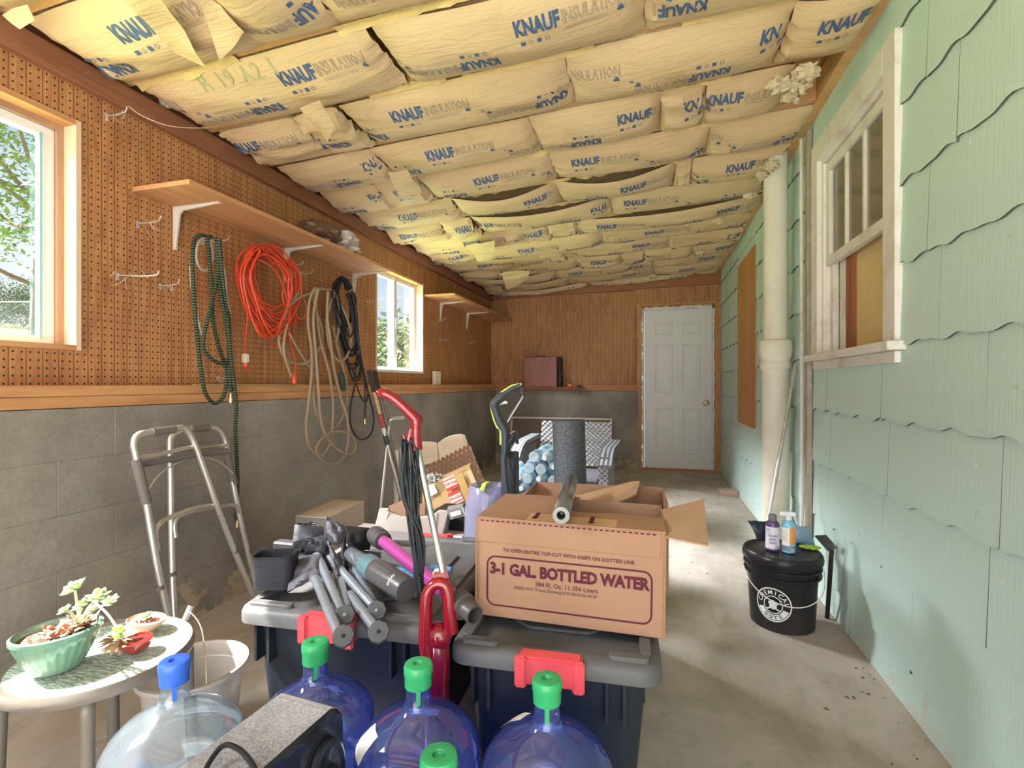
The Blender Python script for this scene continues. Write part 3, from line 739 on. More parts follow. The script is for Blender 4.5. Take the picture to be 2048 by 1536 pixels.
flap([(1000, 545, 0), (1060, 540, 0), (1055, 560, -.02), (1015, 580, -.06)], 2.22)
tf = MB(); rt = random.Random(4)
for (px, py, r) in ((1600, 165, .05), (1612, 145, .05), (1560, 170, .05), (1585, 190, .045), (330, 205, .03), (475, 275, .05), (700, 265, .03), (1500, 390, .04), (1440, 440, .04), (1525, 350, .04), (1400, 505, .04), (1545, 330, .04)):
    p = at(px, py, Z=2.37); tf.blob(p, (r, r * .8, r * .6), 16, 10, .8, 3.5, px)
tf.build('fibreglass_tuft', PINKF, ce)['kind'] = 'stuff'
# outer ground, grass
grass_m = mat('outside_grass', (0.20, 0.30, 0.07), 0.9, var=.35, scale=1.5, dirt=(0.33, 0.28, 0.12), dirt_amt=.7, world=True)
def gp(s, t):
    x = -2.45 - 45 * s; y = -25 + 70 * t
    return Vector((x, y, .95 + (-2.45 - x) * .105 + .08 * noise.noise(Vector((x * .4, y * .4, 0)))))
MB().grid(gp, 60, 60).build('ground', grass_m)['kind'] = 'structure'

# ================================================================== THINGS ON THE LEFT WALL
c4 = crop(0, 350, 3.072); c5 = crop(350, 440, 3.072)
def px_path(pts, cr, X=None, d=None, k=6, wob=0.0, closed=False, seed=1):
    out = []
    for i, p in enumerate(pts):
        a, b = cr(p[0], p[1]); dx = (p[2] if len(p) > 2 else 0) + wob * sin(i * 2.1 + seed)
        out.append(at(a, b, X=X + dx) if X is not None else at(a, b, d=d + dx))
    return catmull(out, k, closed)
BRACKET = mat('bracket_enamel', (0.66, 0.60, 0.53), 0.45, var=.1, dirt=(0.4, 0.25, 0.15), dirt_amt=.4)
def shelf(label, ya, yb, z, xo, brs):
    t = thing('wall_shelf', label, 'shelf', (XL, ya, z))
    MB().box((XL + .001, ya, z - .02), (xo, yb, z)).build('shelf_board', SHELFW, t, smooth=False, bevel=.001)
    for by in brs:
        x0 = XL + .001; zt = z - .0205
        m = MB(); w = .012
        m.prism([(x0, zt), (xo - .045, zt), (xo - .045, zt - .004), (x0 + .045, zt - .020), (x0 + .030, zt - .035), (x0 + .006, zt - .20), (x0, zt - .20)], -w * .45, w * .45,
                Matrix(((1, 0, 0, 0), (0, 0, -1, by), (0, 1, 0, 0), (0, 0, 0, 1))))
        m.box((x0, by - w, zt - .20), (x0 + .003, by + w, zt)); m.box((x0, by - w, zt - .003), (xo - .045, by + w, zt))
        m.build('shelf_bracket', BRACKET, t, smooth=False, bevel=.001)
    return t
shelf('long pine wall shelf above the hoses and orange cord', 1.63, 3.32, 1.945, -1.83, (1.83, 2.56, 3.28))
shelf('shorter pine wall shelf in the far corner past the small window', 4.5, 6.60, 1.978, -1.82, (4.88, 5.67))

# crumpled bag on the long shelf
p0 = at(690, 492, X=-1.98)
BAGD = mat('dark_plastic_bag', (0.16, 0.085, 0.05), 0.35, var=.3, scale=20); BAGL = mat('cloudy_plastic_bag', (0.62, 0.52, 0.47), 0.35, var=.15, scale=25, bmp=.5)
t = thing('plastic_bag', 'crumpled brown and cloudy plastic bag lying on the long shelf', 'bag', (-1.98, 2.72, 1.946))
MB().blob((-1.97, 2.66, 2.02), (.12, .15, .074), 26, 16, .35, 2.5, 3).build('dark_bundle', BAGD, t)
MB().blob((-1.95, 2.83, 2.01), (.12, .13, .064), 26, 16, .6, 3.2, 8).build('cloudy_wrap', BAGL, t)

# pegboard hooks
HOOK = mat('galvanised_hook', (0.62, 0.58, 0.55), 0.35, metal=.6, var=.2)
WEB = mat('dusty_cobweb', (0.75, 0.68, 0.62), 0.9)
def hook(px, py, L, label, dy=0.0, web=True):
    w = at(px, py, X=XL); t = thing('pegboard_hook', label, 'hook', w, 'metal hooks on the pegboard')
    P = [w + Vector((-.001, 0, .004)), w + Vector((L * .5, dy * .5, 0)), w + Vector((L * .92, dy, .006)), w + Vector((L, dy, .025))]
    MB().tube(catmull(P, 4), .0028, 6).box(tuple(w + Vector((0, -.006, -.018))), tuple(w + Vector((.002, .006, .012)))).build('hook_rod', HOOK, t)
    if web:
        m = MB(); r = random.Random(int(px))
        for k in range(6):
            a = w + Vector((r.uniform(0, L), r.uniform(-.02, .02), r.uniform(-.01, .02))); b = a + Vector((r.uniform(-.03, .03), r.uniform(-.05, .05), -r.uniform(.0, .05)))
            m.tube([a, (a + b) / 2 + Vector((0, 0, -.006)), b], .0007, 4)
        m.build('cobweb', WEB, t)['kind'] = 'stuff'
hook(213, 233, .11, 'empty metal hook high on the pegboard, string trailing to the ceiling')
hook(275, 448, .13, 'empty metal hook left of the first shelf bracket', .0)
hook(235, 552, .16, 'empty metal hook nearest to the large window', .05)
hook(320, 572, .11, 'empty metal hook just left of the green and black hose')
hook(435, 756, .06, 'small dusty metal hook behind the green and black hose loops')
hook(602, 548, .09, 'empty metal hook between the orange cord and the black hose')
hook(735, 602, .08, 'empty metal hook beside the small window')
hook(878, 640, .07, 'empty cobwebbed hook below the first bracket of the corner shelf')
hook(880, 680, .07, 'empty cobwebbed hook lowest under the corner shelf')
hook(940, 685, .07, 'empty hook under the last bracket of the corner shelf')
hook(405, 483, .13, 'metal hook carrying the green and black hose', .03, False)
hook(563, 530, .13, 'metal hook carrying the orange extension cord', .03, False)
hook(628, 580, .14, 'metal hook carrying the tan garden hose', .03, False)
hook(690, 556, .12, 'metal hook carrying the coiled black hose', .03, False)
s1 = [at(*q, X=x) for q, x in (((257, 212), -2.02), ((285, 232), -2.0), ((340, 252), -1.95), ((400, 256), -1.93), ((440, 252), -1.93))]
tag(MB().tube(catmull(s1, 6), .0016, 5).build('string', mat('pale_string', (0.72, 0.52, 0.38), .8)), 'thin pale string hanging from the high hook to the insulation', 'string')

# green and black fabric hose
def hosemat(name, c1, c2, n):
    """rings round the hose: stripes follow height and wrap"""
    return stripes(name, c1, c2, n, 'Z', .7, .38)
GB = hosemat('black_green_weave', (0.007, 0.009, 0.009), (0.085, 0.14, 0.045), 80)
t = thing('garden_hose', 'green and black striped fabric hose hanging left of the orange cord', 'hose', (-2.0, 1.95, .6))
A = [(1290, 385), (1240, 368), (1195, 400), (1183, 520), (1188, 700), (1210, 1000), (1235, 1200), (1262, 1340), (1320, 1402), (1378, 1350), (1392, 1210), (1345, 1060), (1310, 900), (1300, 700), (1284, 500), (1275, 395), (1300, 378)]
B = [(1320, 385), (1350, 460), (1330, 640), (1290, 830), (1250, 1000), (1262, 1090), (1330, 1150), (1392, 1150), (1408, 1050), (1378, 850), (1350, 700), (1338, 500), (1330, 390)]
Cc = [(1345, 390), (1368, 640), (1395, 860), (1410, 1040), (1425, 1190), (1440, 1300), (1452, 1420), (1446, 1560), (1452, 1700), (1460, 1900), (1450, 2090), (1462, 2130)]
D = [(1350, 395), (1358, 600), (1380, 760), (1408, 900), (1405, 1100), (1412, 1250), (1418, 1330)]
for nm, pts, X in (('hose_coil', A, -1.985), ('hose_coil', B, -1.965), ('hose_tail', Cc, -1.955), ('hose_tail', D, -1.97)):
    MB().tube(px_path(pts, c4, X=X, wob=.006), .0088, 10).build(nm, GB, t)
for (u, v), X in (((1460, 2140), -1.955), ((1418, 1375), -1.97)):
    q = at(*c4(u, v), X=X); MB().lathe([(.007, -.03), (.010, -.02), (.013, -.018), (.013, .006), (.010, .008), (.009, .025)], 12, frame(q)).build('brass_fitting', BRASS, t)
GREYH = mat('grey_hose', (0.42, 0.36, 0.33), .5)
ell = [at(*c4(1258 + 52 * cos(a), 490 + 98 * sin(a)), X=-2.02 + .01 * cos(a)) for a in [2 * pi * i / 24 for i in range(24)]]
g1 = [(1170, 560), (1178, 700), (1215, 880), (1245, 990), (1270, 1080)]; g2 = [(1350, 470), (1385, 620), (1395, 760), (1415, 850)]
tag(MB().tube(ell, .006, 8, closed=True).tube(px_path(g1, c4, X=-2.03), .0045, 8).tube(px_path(g2, c4, X=-2.03), .0045, 8).build('grey_tube', GREYH), 'thin grey tubing looped behind the green and black hose', 'tube')

# orange extension cord
ORG = mat('orange_vinyl', (0.72, 0.075, 0.030), .42, var=.1)
t = thing('extension_cord', 'bright orange extension cord coiled on the pegboard', 'cord', (-1.98, 2.3, 1.2))
ro = random.Random(17); pts = []
turns = 19
hk = (568, 532)
for k in range(turns):
    cx = 540 + ro.uniform(-11, 11); w = 47 + ro.uniform(-14, 10); hgt = ro.uniform(62, 88); top = 496 + ro.uniform(-6, 26)
    cy = top + hgt; tl = ro.uniform(.10, .55); depth = -2.04 + .085 * k / turns
    for i in range(14):
        a = 2 * pi * i / 14 + 1.1
        x = cx + w * cos(a) * (1 - .15 * sin(a)) + tl * 45 * (sin(a)) ; y = cy + hgt * sin(a) + ro.uniform(-2, 2)
        if y < 545 and x > 560: y = 520 + (y - 520) * .5 + 8
        pts.append(at(x, y, X=depth + ro.uniform(-.008, .008)))
MB().tube(catmull(pts, 4), .0043, 6).build('cord_coil', ORG, t)
for k in range(9):
    xs = ro.uniform(400, 470); pp = [(xs + 60, 190 + ro.uniform(-20, 40)), (xs, 330), (xs + 30, 500 + ro.uniform(-30, 30)), (xs + 90, 640 + ro.uniform(-20, 60)), (xs + 150, 720 + ro.uniform(-40, 20)), (680 + ro.uniform(-40, 30), 620), (710 + ro.uniform(-20, 20), 440), (690 + ro.uniform(-10, 20), 320), (610 + ro.uniform(-30, 30), 240 + ro.uniform(-20, 20)), (540, 180 + ro.uniform(-20, 30))]
    MB().tube(px_path(pp, c5, X=-2.02 + .01 * k, wob=.006, seed=k), .0043, 6).build('cord_coil', ORG, t)
for pp in ([(440, 520), (445, 600), (436, 700), (428, 820)], [(700, 640), (705, 730), (722, 800), (740, 880), (735, 940)], [(690, 240), (740, 265), (700, 300), (620, 300)], [(800, 500), (810, 560), (780, 610), (745, 580), (735, 520), (770, 470), (800, 500)], [(610, 265), (700, 250), (735, 300), (745, 420), (720, 560), (650, 700)]):
    MB().tube(px_path(pp, c5, X=-1.98, wob=.006), .0036, 6).build('cord_tail', ORG, t)
q = at(*c5(433, 845), X=-1.98); e = MB().box((q.x - .014, q.y - .014, q.z - .028), (q.x + .014, q.y + .014, q.z + .020)).build('plug_body', mat('dusty_plug', (0.72, 0.62, 0.55), .6), t, bevel=.005, seg=2)
MB().lathe([(.009, -.05), (.013, -.045), (.013, -.028)], 10, frame(q)).box((q.x - .006, q.y - .002, q.z - .068), (q.x - .004, q.y + .002, q.z - .045)).box((q.x + .004, q.y - .002, q.z - .068), (q.x + .006, q.y + .002, q.z - .045)).build('plug_prongs', ORG, e)
q = at(*c5(733, 970), X=-1.98); MB().lathe([(.006, .035), (.010, .02), (.014, .0), (.015, -.03), (.012, -.034)], 10, frame(q)).build('socket_end', ORG, t)

# tan hose
TAN = mat('tan_rubber_hose', (0.34, 0.245, 0.165), .55, var=.15, dirt=(0.3, 0.2, 0.13), dirt_amt=.4)
t = thing('garden_hose', 'tan rubber hose hanging in big loops over the sill and block wall', 'hose', (-1.95, 2.75, .6))
loops = [
 [(760, 445), (705, 520), (665, 620), (638, 735), (668, 830), (740, 882), (820, 872), (880, 800), (905, 700), (880, 600), (858, 520), (850, 450), (880, 420), (940, 432)],
 [(860, 418), (825, 500), (818, 640), (838, 800), (838, 950), (818, 1150), (805, 1270), (825, 1390), (885, 1447), (945, 1390), (965, 1280), (970, 1110), (945, 930), (900, 770), (872, 600), (862, 430)],
 [(880, 425), (850, 600), (868, 860), (882, 1050), (892, 1200), (925, 1320), (1000, 1410), (1075, 1437), (1110, 1395), (1085, 1325), (1015, 1298), (935, 1315), (880, 1375), (868, 1430), (915, 1485), (980, 1498), (1040, 1450), (1065, 1340), (1058, 1220), (1015, 1080), (975, 900), (955, 740), (935, 590), (940, 440)],
 [(855, 640), (850, 900), (850, 1090), (880, 1210), (945, 1278), (1010, 1250), (1055, 1130), (1055, 1010), (1030, 900), (1000, 800), (970, 650)],
 [(965, 425), (1000, 490), (1050, 590), (1080, 700), (1068, 810), (1020, 868), (965, 820), (935, 700), (940, 560), (985, 470), (1010, 640), (985, 760)],
 [(690, 640), (668, 760), (680, 860), (715, 960)], [(700, 690), (735, 760), (790, 850), (840, 920), (870, 960)], [(690, 540), (760, 480), (820, 455), (900, 425), (960, 430)]]
for k, pp in enumerate(loops):
    MB().tube(px_path(pp, c5, X=-1.975 + .014 * (k % 3), wob=.007, seed=k), .0085 if k < 5 else .007, 10).build('hose_coil', TAN, t)
q0, q1 = at(*c5(1018, 935), X=-1.95), at(*c5(1035, 1050), X=-1.95)
MB().tube([q0, q0 * .9 + q1 * .1, q1 * .9 + q0 * .1, q1], [.009, .015, .015, .009], 12).build('hose_grip', mat('dark_green_grip', (0.03, 0.06, 0.05), .5), t)

# black hose coil
BLK = mat('black_rubber', (0.022, 0.022, 0.026), .38, var=.3)
t = thing('garden_hose', 'thin black hose coiled beside the small window with a brass end', 'hose', (-1.97, 3.1, .8))
rk = random.Random(9)
for k in range(20):
    w = rk.uniform(26, 64); yb = rk.choice((640, 700, 820, 900, 990)) + rk.uniform(-20, 20); sl = (yb - 350) * .10; cx_ = 1032 + rk.uniform(-8, 8); tp = 348 + rk.uniform(0, 18) + (64 - w) * .5
    pp = [(cx_ + w * .9, tp + 55), (cx_ + w * .35, tp + 6), (cx_ - w * .35, tp + 4), (cx_ - w, tp + 70), (cx_ - w + sl * .3, (tp + yb) / 2 - 40), (cx_ - w * .55 + sl, yb - 50), (cx_ + sl * 1.15, yb), (cx_ + w * .6 + sl * 1.2, yb - 60), (cx_ + w + sl * .6, (tp + yb) / 2), (cx_ + w * 1.02, tp + 80)]
    MB().tube(px_path(pp, c5, X=-2.04 + .0048 * k, wob=.003, seed=k), .0058, 8).build('hose_coil', BLK, t)
for pp, r in (([(1110, 900), (1105, 1010), (1078, 1150), (1082, 1270), (1140, 1348), (1200, 1318), (1222, 1220), (1200, 1110), (1170, 1000), (1140, 860), (1120, 700)], .006), ([(1085, 880), (1120, 1030), (1165, 1120), (1185, 1060), (1160, 930), (1130, 760)], .005), ([(1130, 860), (1160, 960), (1168, 1100), (1166, 1215)], .0065)):
    MB().tube(px_path(pp, c5, X=-1.94), r, 8).build('hose_tail', BLK, t)
q = at(*c5(1167, 1235), X=-1.94); MB().lathe([(.007, -.025), (.011, -.022), (.011, -.006), (.008, -.004), (.008, .012)], 12, frame(q)).build('brass_fitting', BRASS, t)
tag(MB().box(tuple(at(868, 772, X=-2.10) + Vector((-.02, 0, .0))), tuple(at(868, 772, X=-2.10) + Vector((.02, .125, .15)))).build('wood_block', mat('weathered_wood', (0.72, 0.62, 0.50), .8, dirt=(0.45, 0.36, 0.28), dirt_amt=.4), bevel=.002), 'small pale offcut of wood standing on the sill past the small window', 'wood block')
MB_ = MB().box((-2.115, 1.9, 1.0945), (-2.098, 3.05, 1.1)); tag(MB_.build('trim_stick', mat('greenish_stick', (0.55, 0.47, 0.2), .7), smooth=False), 'long thin yellowish stick lying on the sill behind the hoses', 'stick')

# ---- far wall: shelf board and the wooden cased radio
t = thing('ledge_shelf', 'narrow reddish board resting on the far sill under the wood cabinet', 'shelf', (-1.2, 6.45, 1.04))
MB().box((-1.72, 6.33, 1.045), (-.88, 6.594, 1.0615)).build('shelf_board', wood('red_board', (0.26, 0.07, 0.05), (0.36, 0.12, 0.08), 'X'), t, smooth=False, bevel=.002)
MAHO = wood('mahogany_case', (0.24, 0.05, 0.035), (0.36, 0.11, 0.075), 'Z', 10, .35, False)
t = thing('speaker_cabinet', 'reddish brown wood cabinet with a black back on the far ledge', 'cabinet', (-1.38, 6.45, 1.062))
MB().box((-1.60, 6.36, 1.064), (-1.165, 6.42, 1.45)).build('front_panel', MAHO, t, bevel=.003, smooth=False)
MB().box((-1.61, 6.421, 1.0625), (-1.12, 6.56, 1.45)).build('cabinet_body', mat('cabinet_black', (0.025, 0.02, 0.02), .5), t, bevel=.004, smooth=False)
MB().tube([(-1.47, 6.48, 1.45), (-1.46, 6.48, 1.47), (-1.35, 6.48, 1.47), (-1.34, 6.48, 1.45)], .006, 6).build('carry_handle', BLK, t)
for z in (1.12, 1.2, 1.3, 1.38): MB().lathe([(.012, 0), (.012, .012), (.006, .018)], 10, frame((-1.12, 6.49, z), ry=pi / 2)).build('control_knob', BLK, t)
t = thing('cable_tangle', 'dusty tangle of thin cables with an orange plug at the cabinet', 'cable', (-1.0, 6.45, 1.062))
m = MB(); r = random.Random(2); c0 = Vector((-.86, 6.45, 1.02))
for k in range(14):
    a = c0 + Vector((r.uniform(-.05, .02), r.uniform(-.06, .03), r.uniform(.02, .06))); b = c0 + Vector((r.uniform(-.08, .1), r.uniform(-.12, -.09), r.uniform(-.12, .04)))
    m.tube(catmull([a, (a + b) / 2 + Vector((r.uniform(-.04, .04), -.03, .03)), b], 4), .003, 5)
for k in range(3): m.tube(catmull([Vector((-1.11, 6.47, 1.3 - .05 * k)), Vector((-1.05, 6.42, 1.2)), Vector((-.95, 6.42, 1.08)), c0 + Vector((0, 0, .05))], 5), .002, 5)
m.build('thin_cables', mat('dusty_cable', (0.20, 0.13, 0.08), .8), t)
MB().box((-1.03, 6.38, 1.063), (-.97, 6.43, 1.10), frame()).build('orange_plug', mat('orange_plug', (0.85, 0.2, 0.05), .5), t, bevel=.008)

# framed screen leaning on the far block wall
t = thing('window_screen', 'large framed insect screen leaning on the far grey wall', 'screen', (-1.2, 6.45, 0))
xa, xb, zb_, zt_ = at(1022, 835, Y=6.5).x, at(1224, 835, Y=6.5).x, .01, at(1120, 835, Y=6.5).z
M_ = Matrix.Translation((0, 6.40, 0)) @ Matrix.Rotation(radians(-9), 4, 'X')
FR = mat('screen_frame', (0.60, 0.53, 0.48), .5); H_ = zt_ / cos(radians(9))
m = MB(M_)
for bx in (((xa, 0, 0), (xb, .012, .022)), ((xa, 0, H_ - .022), (xb, .012, H_)), ((xa, 0, .022), (xa + .022, .012, H_ - .022)), ((xb - .022, 0, .022), (xb, .012, H_ - .022))): m.box(*bx)
m.build('screen_frame', FR, t, smooth=False)
for dx in (.42, .78): MB(M_).box((xa + dx, 0, H_), (xa + dx + .01, .012, H_ + .012)).build('pull_tab', FR, t, smooth=False)
MB(M_).box((xa + .022, .004, .022), (xb - .022, .007, H_ - .022)).build('screen_mesh', mat('brown_screen', (0.17, 0.12, 0.09), .8, scale=60, var=.2), t, smooth=False)

# ================================================================== RIGHT SIDE: drain pipe, bucket, squeegee
cK = crop(1470, 960, 5.122)
PIPE = mat('painted_iron_pipe', (0.70, 0.66, 0.57), .55, var=.1, scale=3, dirt=(0.50, 0.36, 0.18), dirt_amt=.55, world=True)
px0, py0 = .735, 3.37
t = thing('drain_pipe', 'thick white painted drain pipe rising from floor to ceiling', 'pipe', (px0, py0, 0))
MB().lathe([(.076, 0.001), (.076, 1.20)], 32, frame((px0, py0, 0))).build('lower_pipe', PIPE, t)
MB().lathe([(.066, 1.36), (.066, 2.5)], 32, frame((px0, py0, 0))).build('upper_pipe', PIPE, t)
MB().lathe([(.072, 1.18), (.086, 1.20), (.086, 1.225), (.080, 1.24), (.086, 1.26), (.094, 1.30), (.094, 1.345), (.086, 1.365), (.066, 1.37)], 32, frame((px0, py0, 0))).build('pipe_collar', PIPE, t)
tag(MB().tube([(XR - .018, 3.15, .01), (XR - .018, 3.15, 1.2), (XR - .02, 3.15, 2.48)], .010, 10).build('conduit', WHITE), 'thin white conduit running up the wall beside the drain pipe', 'pipe')
tag(MB().box((XR - .032, 3.00, 0.001), (XR - .008, 3.045, 2.46)).build('corner_batten', mat('brown_edge', (0.33, 0.27, 0.21), .8, dirt=(0.7, 0.68, 0.6), dirt_amt=.5), bevel=.002), 'narrow weathered upright batten on the mint wall by the pipe', 'batten')

bx_, by_ = .585, 2.56
t = thing('bucket', 'black lidded detailing bucket with a white round emblem', 'bucket', (bx_, by_, 0))
BB = mat('black_bucket_plastic', (0.022, 0.020, 0.022), .32, var=.2, scale=4, dirt=(0.16, 0.13, 0.11), dirt_amt=.2)
F_ = frame((bx_, by_, 0))
MB().lathe([(.128, .001), (.133, .006), (.146, .235), (.160, .236), (.161, .244), (.148, .246), (.149, .268), (.162, .269), (.162, .277), (.150, .279), (.151, .30)], 48, F_).build('bucket_body', BB, t)
MB().lathe([(.151, .296), (.166, .298), (.168, .312), (.164, .330), (.158, .338), (.150, .338), (.146, .332), (.001, .332)], 48, F_).build('lid', BB, t)
wire = [Vector((bx_, by_, 0)) + Vector((cos(a) * .170, sin(a) * .170, .255 - .115 * (abs(sin(u * pi))) ** .8)) for u in [i / 20 for i in range(21)] for a in [radians(190 + 165 * u)]]
MB().tube(wire, .0024, 6).build('wire_handle', mat('white_wire', (.75, .75, .72), .4), t)
dirn = atan2(-by_, -bx_)  # towards the camera
em0 = radians(243); Rr = .1415
def onb(u, v, lift=.001):
    a = em0 + u / Rr; z = .125 + v; r = .133 + (z - .006) * (.013 / .229) + lift
    return Vector((bx_ + r * cos(a), by_ + r * sin(a), z))
EMB = mat('white_print', (.78, .80, .80), .5)
m = MB(); ring_to(m, lambda x, y: onb(x, y), .070, .0755); 
ring_to(m, lambda x, y: onb(x, y), .044, .067, 24, radians(200), radians(340)); ring_to(m, lambda x, y: onb(x, y), .036, .040)
# small generic emblem in the middle (cap over crossed bars)
for (cx, cy, r) in ((0, -.004, .016), (-.012, .008, .008), (.012, .008, .008), (0, .012, .010)):
    m.add([onb(cx, cy, .0016)] + [onb(cx + r * cos(2 * pi * i / 14), cy + r * sin(2 * pi * i / 14), .0016) for i in range(14)], [(0, i + 1, (i + 1) % 14 + 1) for i in range(14)])
for sx in (-1, 1):
    m.add([onb(sx * .030, -.020, .0016), onb(sx * .024, -.024, .0016), onb(sx * -.002, -.012, .0016), onb(sx * .004, -.008, .0016)], [(0, 1, 2, 3)])
    m.add([onb(sx * .026, .018, .0016), onb(sx * .034, .018, .0016), onb(sx * .034, .026, .0016), onb(sx * .026, .026, .0016)], [(0, 1, 2, 3)])
m.build('emblem', EMB, t, smooth=False)
def arc_text(mb, s, rad, a0, a1, size, inward=False, lift=.0014):
    for i, ch in enumerate(s):
        if ch == ' ': continue
        a = a0 + (a1 - a0) * (i / max(1, len(s) - 1)); vs, fs = text(ch, size, bold=.0006)
        ca, sa = cos(a), sin(a); out = []
        for (x, y, z) in vs:
            if inward: tx, ty, nx, ny = -sa, ca, -ca, -sa
            else: tx, ty, nx, ny = sa, -ca, ca, sa
            out.append(onb(rad * ca + tx * x + nx * y, rad * sa + ty * x + ny * y, lift))
        mb.add(out, fs)
m = MB(); arc_text(m, 'CHEMICAL', .0545, radians(168), radians(12), .026); m.build('emblem_lettering', EMB, t, smooth=False)
m = MB(); arc_text(m, 'GUYS', .0555, radians(238), radians(302), .022, True, .0022); m.build('emblem_lettering', mat('black_print', (.02, .02, .02), .5), t, smooth=False)
# stuff on the lid
LZ = .3335
def lidp(px, py): return at(px, py, Z=LZ)
q = lidp(1545, 1100); q = Vector((q.x, q.y, LZ))
t = thing('cleaner_bottle', 'purple car wash bottle with grey cap and printed label on the bucket lid', 'bottle', q)
MB().lathe([(.026, 0), (.030, .004), (.030, .118), (.026, .130), (.016, .136)], 28, frame(q)).build('bottle_body', mat('purple_liquid', (0.10, 0.045, 0.16), .25), t)
MB().lathe([(.017, .134), (.018, .137), (.018, .162), (.016, .165)], 24, frame(q)).build('bottle_cap', mat('grey_cap', (.16, .15, .16), .5), t)
def wrap_label(t, c, r, z0, z1, a0, a1, m, nm='bottle_label'):
    return MB().grid(lambda s, v: c + Vector((r * cos(a0 + (a1 - a0) * s), r * sin(a0 + (a1 - a0) * s), z0 + (z1 - z0) * v)), 16, 1).build(nm, m, t)
lab = mat('pale_label', (.72, .66, .74), .4, dirt=(0.06, 0.10, 0.30), dirt_amt=.9, scale=60)
lb = wrap_label(t, q, .0306, .012, .112, radians(185), radians(330), lab)
m = MB()
def on_c(c, r, a, z): return Vector((c.x + r * cos(a), c.y + r * sin(a), c.z + z))
def cyl_text(mb, s, c, r, a0, z, size, bold=.0004):
    vs, fs = text(s, size, bold=bold); mb.add([on_c(c, r, a0 + x / r, z + y) for (x, y, z_) in vs], fs)
for k, (w_, z) in enumerate((('WASH', .072), ('AND', .056), ('WAX', .040))): cyl_text(m, w_, q, .0312, radians(262), z, .014)
m.build('label_lettering', INK, lb, smooth=False)
q = lidp(1577, 1104); q = Vector((q.x, q.y, LZ))
t = thing('spray_bottle', 'blue spray bottle with clear trigger and orange label on the bucket lid', 'spray bottle', q)
MB().lathe([(.025, 0), (.029, .004), (.029, .122), (.022, .140), (.014, .146)], 28, frame(q)).build('bottle_body', mat('sky_blue_liquid', (0.20, 0.50, 0.66), .2), t)
HZ = mat('frosted_trigger', (.75, .78, .82), .3)
tr = MB().lathe([(.014, .144), (.015, .150), (.012, .168)], 20, frame(q)).box((q.x - .036, q.y - .011, q.z + .164), (q.x + .030, q.y + .011, q.z + .184)).build('trigger_head', HZ, t, bevel=.004)
MB().slab([q + Vector(p) for p in ((.018, 0.006, .166), (.030, .006, .166), (.040, .006, .128), (.034, .006, .126))], .012).build('trigger', HZ, tr, bevel=.001)
lb = wrap_label(t, q, .0296, .012, .115, radians(185), radians(265), mat('white_label', (.75, .74, .70), .4), 'bottle_label')
wrap_label(t, q, .0297, .045, .118, radians(266), radians(320), mat('orange_label', (.80, .30, .06), .4), 'bottle_label')
wrap_label(t, q, .0299, .012, .035, radians(186), radians(320), mat('teal_label', (.16, .24, .30), .4, dirt=(.6, .65, .6), dirt_amt=.9, scale=70), 'bottle_label')
m = MB()
for k in range(6): m.grid(lambda s, v, k=k: on_c(q, .0300, radians(200 + 50 * s), .055 + .009 * k + .002 * v), 8, 1)
m.build('fine_print', INK2, lb, smooth=False)
def pouch(nm, label, pts, m1, extra=None):
    t = thing(nm, label, 'packet', pts[0])
    c = sum((Vector(p) for p in pts), Vector()) / 4
    a, b, cc, d = [Vector(p) for p in pts]
    MB().grid(lambda s, v: (a * (1 - s) + b * s) * (1 - v) + (d * (1 - s) + cc * s) * v + Vector((0, -.012 * sin(pi * s) * sin(pi * v), .003 * noise.noise(Vector((s * 5, v * 5, 1))))), 12, 12, th=.010).build('packet_body', m1, t)
    return t
D1 = 2.38
pouch('cloth_packet', 'dark glossy packet with a blue print behind the purple bottle', (at(1515, 1077, d=D1), at(1543, 1080, d=D1), at(1538, 1043, d=D1 + .02), at(1496, 1041, d=D1 + .02)), mat('dark_blue_print', (.03, .035, .05), .25, dirt=(.10, .30, .55), dirt_amt=.9, scale=28))
pouch('cloth_packet', 'blue and dark packet behind the spray bottle', (at(1590, 1094, d=D1 + .02), at(1632, 1094, d=D1 + .02), at(1616, 1053, d=D1 + .03), at(1588, 1051, d=D1 + .03)), mat('blue_dark_packet', (.20, .30, .42), .25, dirt=(.04, .04, .04), dirt_amt=.95, scale=14))
q = at(1620, 1098, Z=LZ); tag(MB().blob((q.x, q.y, LZ + .008), (.045, .025, .008), 18, 8, .4, 4).build('cleaning_cloth', mat('lime_cloth', (.35, .55, .05), .9)), 'small lime green cloth on the bucket lid', 'cloth')
# squeegee: tall thin aluminium pole leaning in the corner, black head on the floor side
GALV = mat('aluminium_pole', (.66, .68, .70), .28, metal=.85, var=.06)
t = thing('squeegee', 'long aluminium handled squeegee leaning against the wall by the pipe', 'squeegee', (.5, 2.75, 0))
a = at(1592, 728, X=.80); b = at(1541, 1015, d=2.62); b2 = a + (b - a) * 1.42
MB().tube([a, b2], .0095, 12).build('pole', GALV, t)
t = thing('scraper', 'flat black scraper head leaning against the mint wall behind the bucket', 'scraper', at(1650, 1080, X=.80))
pts = [at(1628, 1072, X=.74), at(1648, 1071, X=.76), at(1672, 1098, X=.80), at(1655, 1103, X=.78)]
MB().slab(pts, .012).build('scraper_head', mat('scraper_black', (.035, .034, .034), .5, dirt=(.3, .28, .25), dirt_amt=.4), t, bevel=.002)
hp = (pts[0] + pts[1]) / 2; MB().tube([(pts[2] + pts[3]) / 2, Vector((.80, 2.66, .001))], .010, 10).build('scraper_stem', BB, t)
q = at(1462, 990, Z=0)
tag(MB().box((q.x - .10, q.y - .07, .001), (q.x + .06, q.y + .05, .055)).build('brick', mat('tan_brick', (.48, .34, .25), .9, var=.2, scale=20, bmp=.5), bevel=.008, seg=2), 'small tan brick lying at the foot of the mint wall', 'brick')
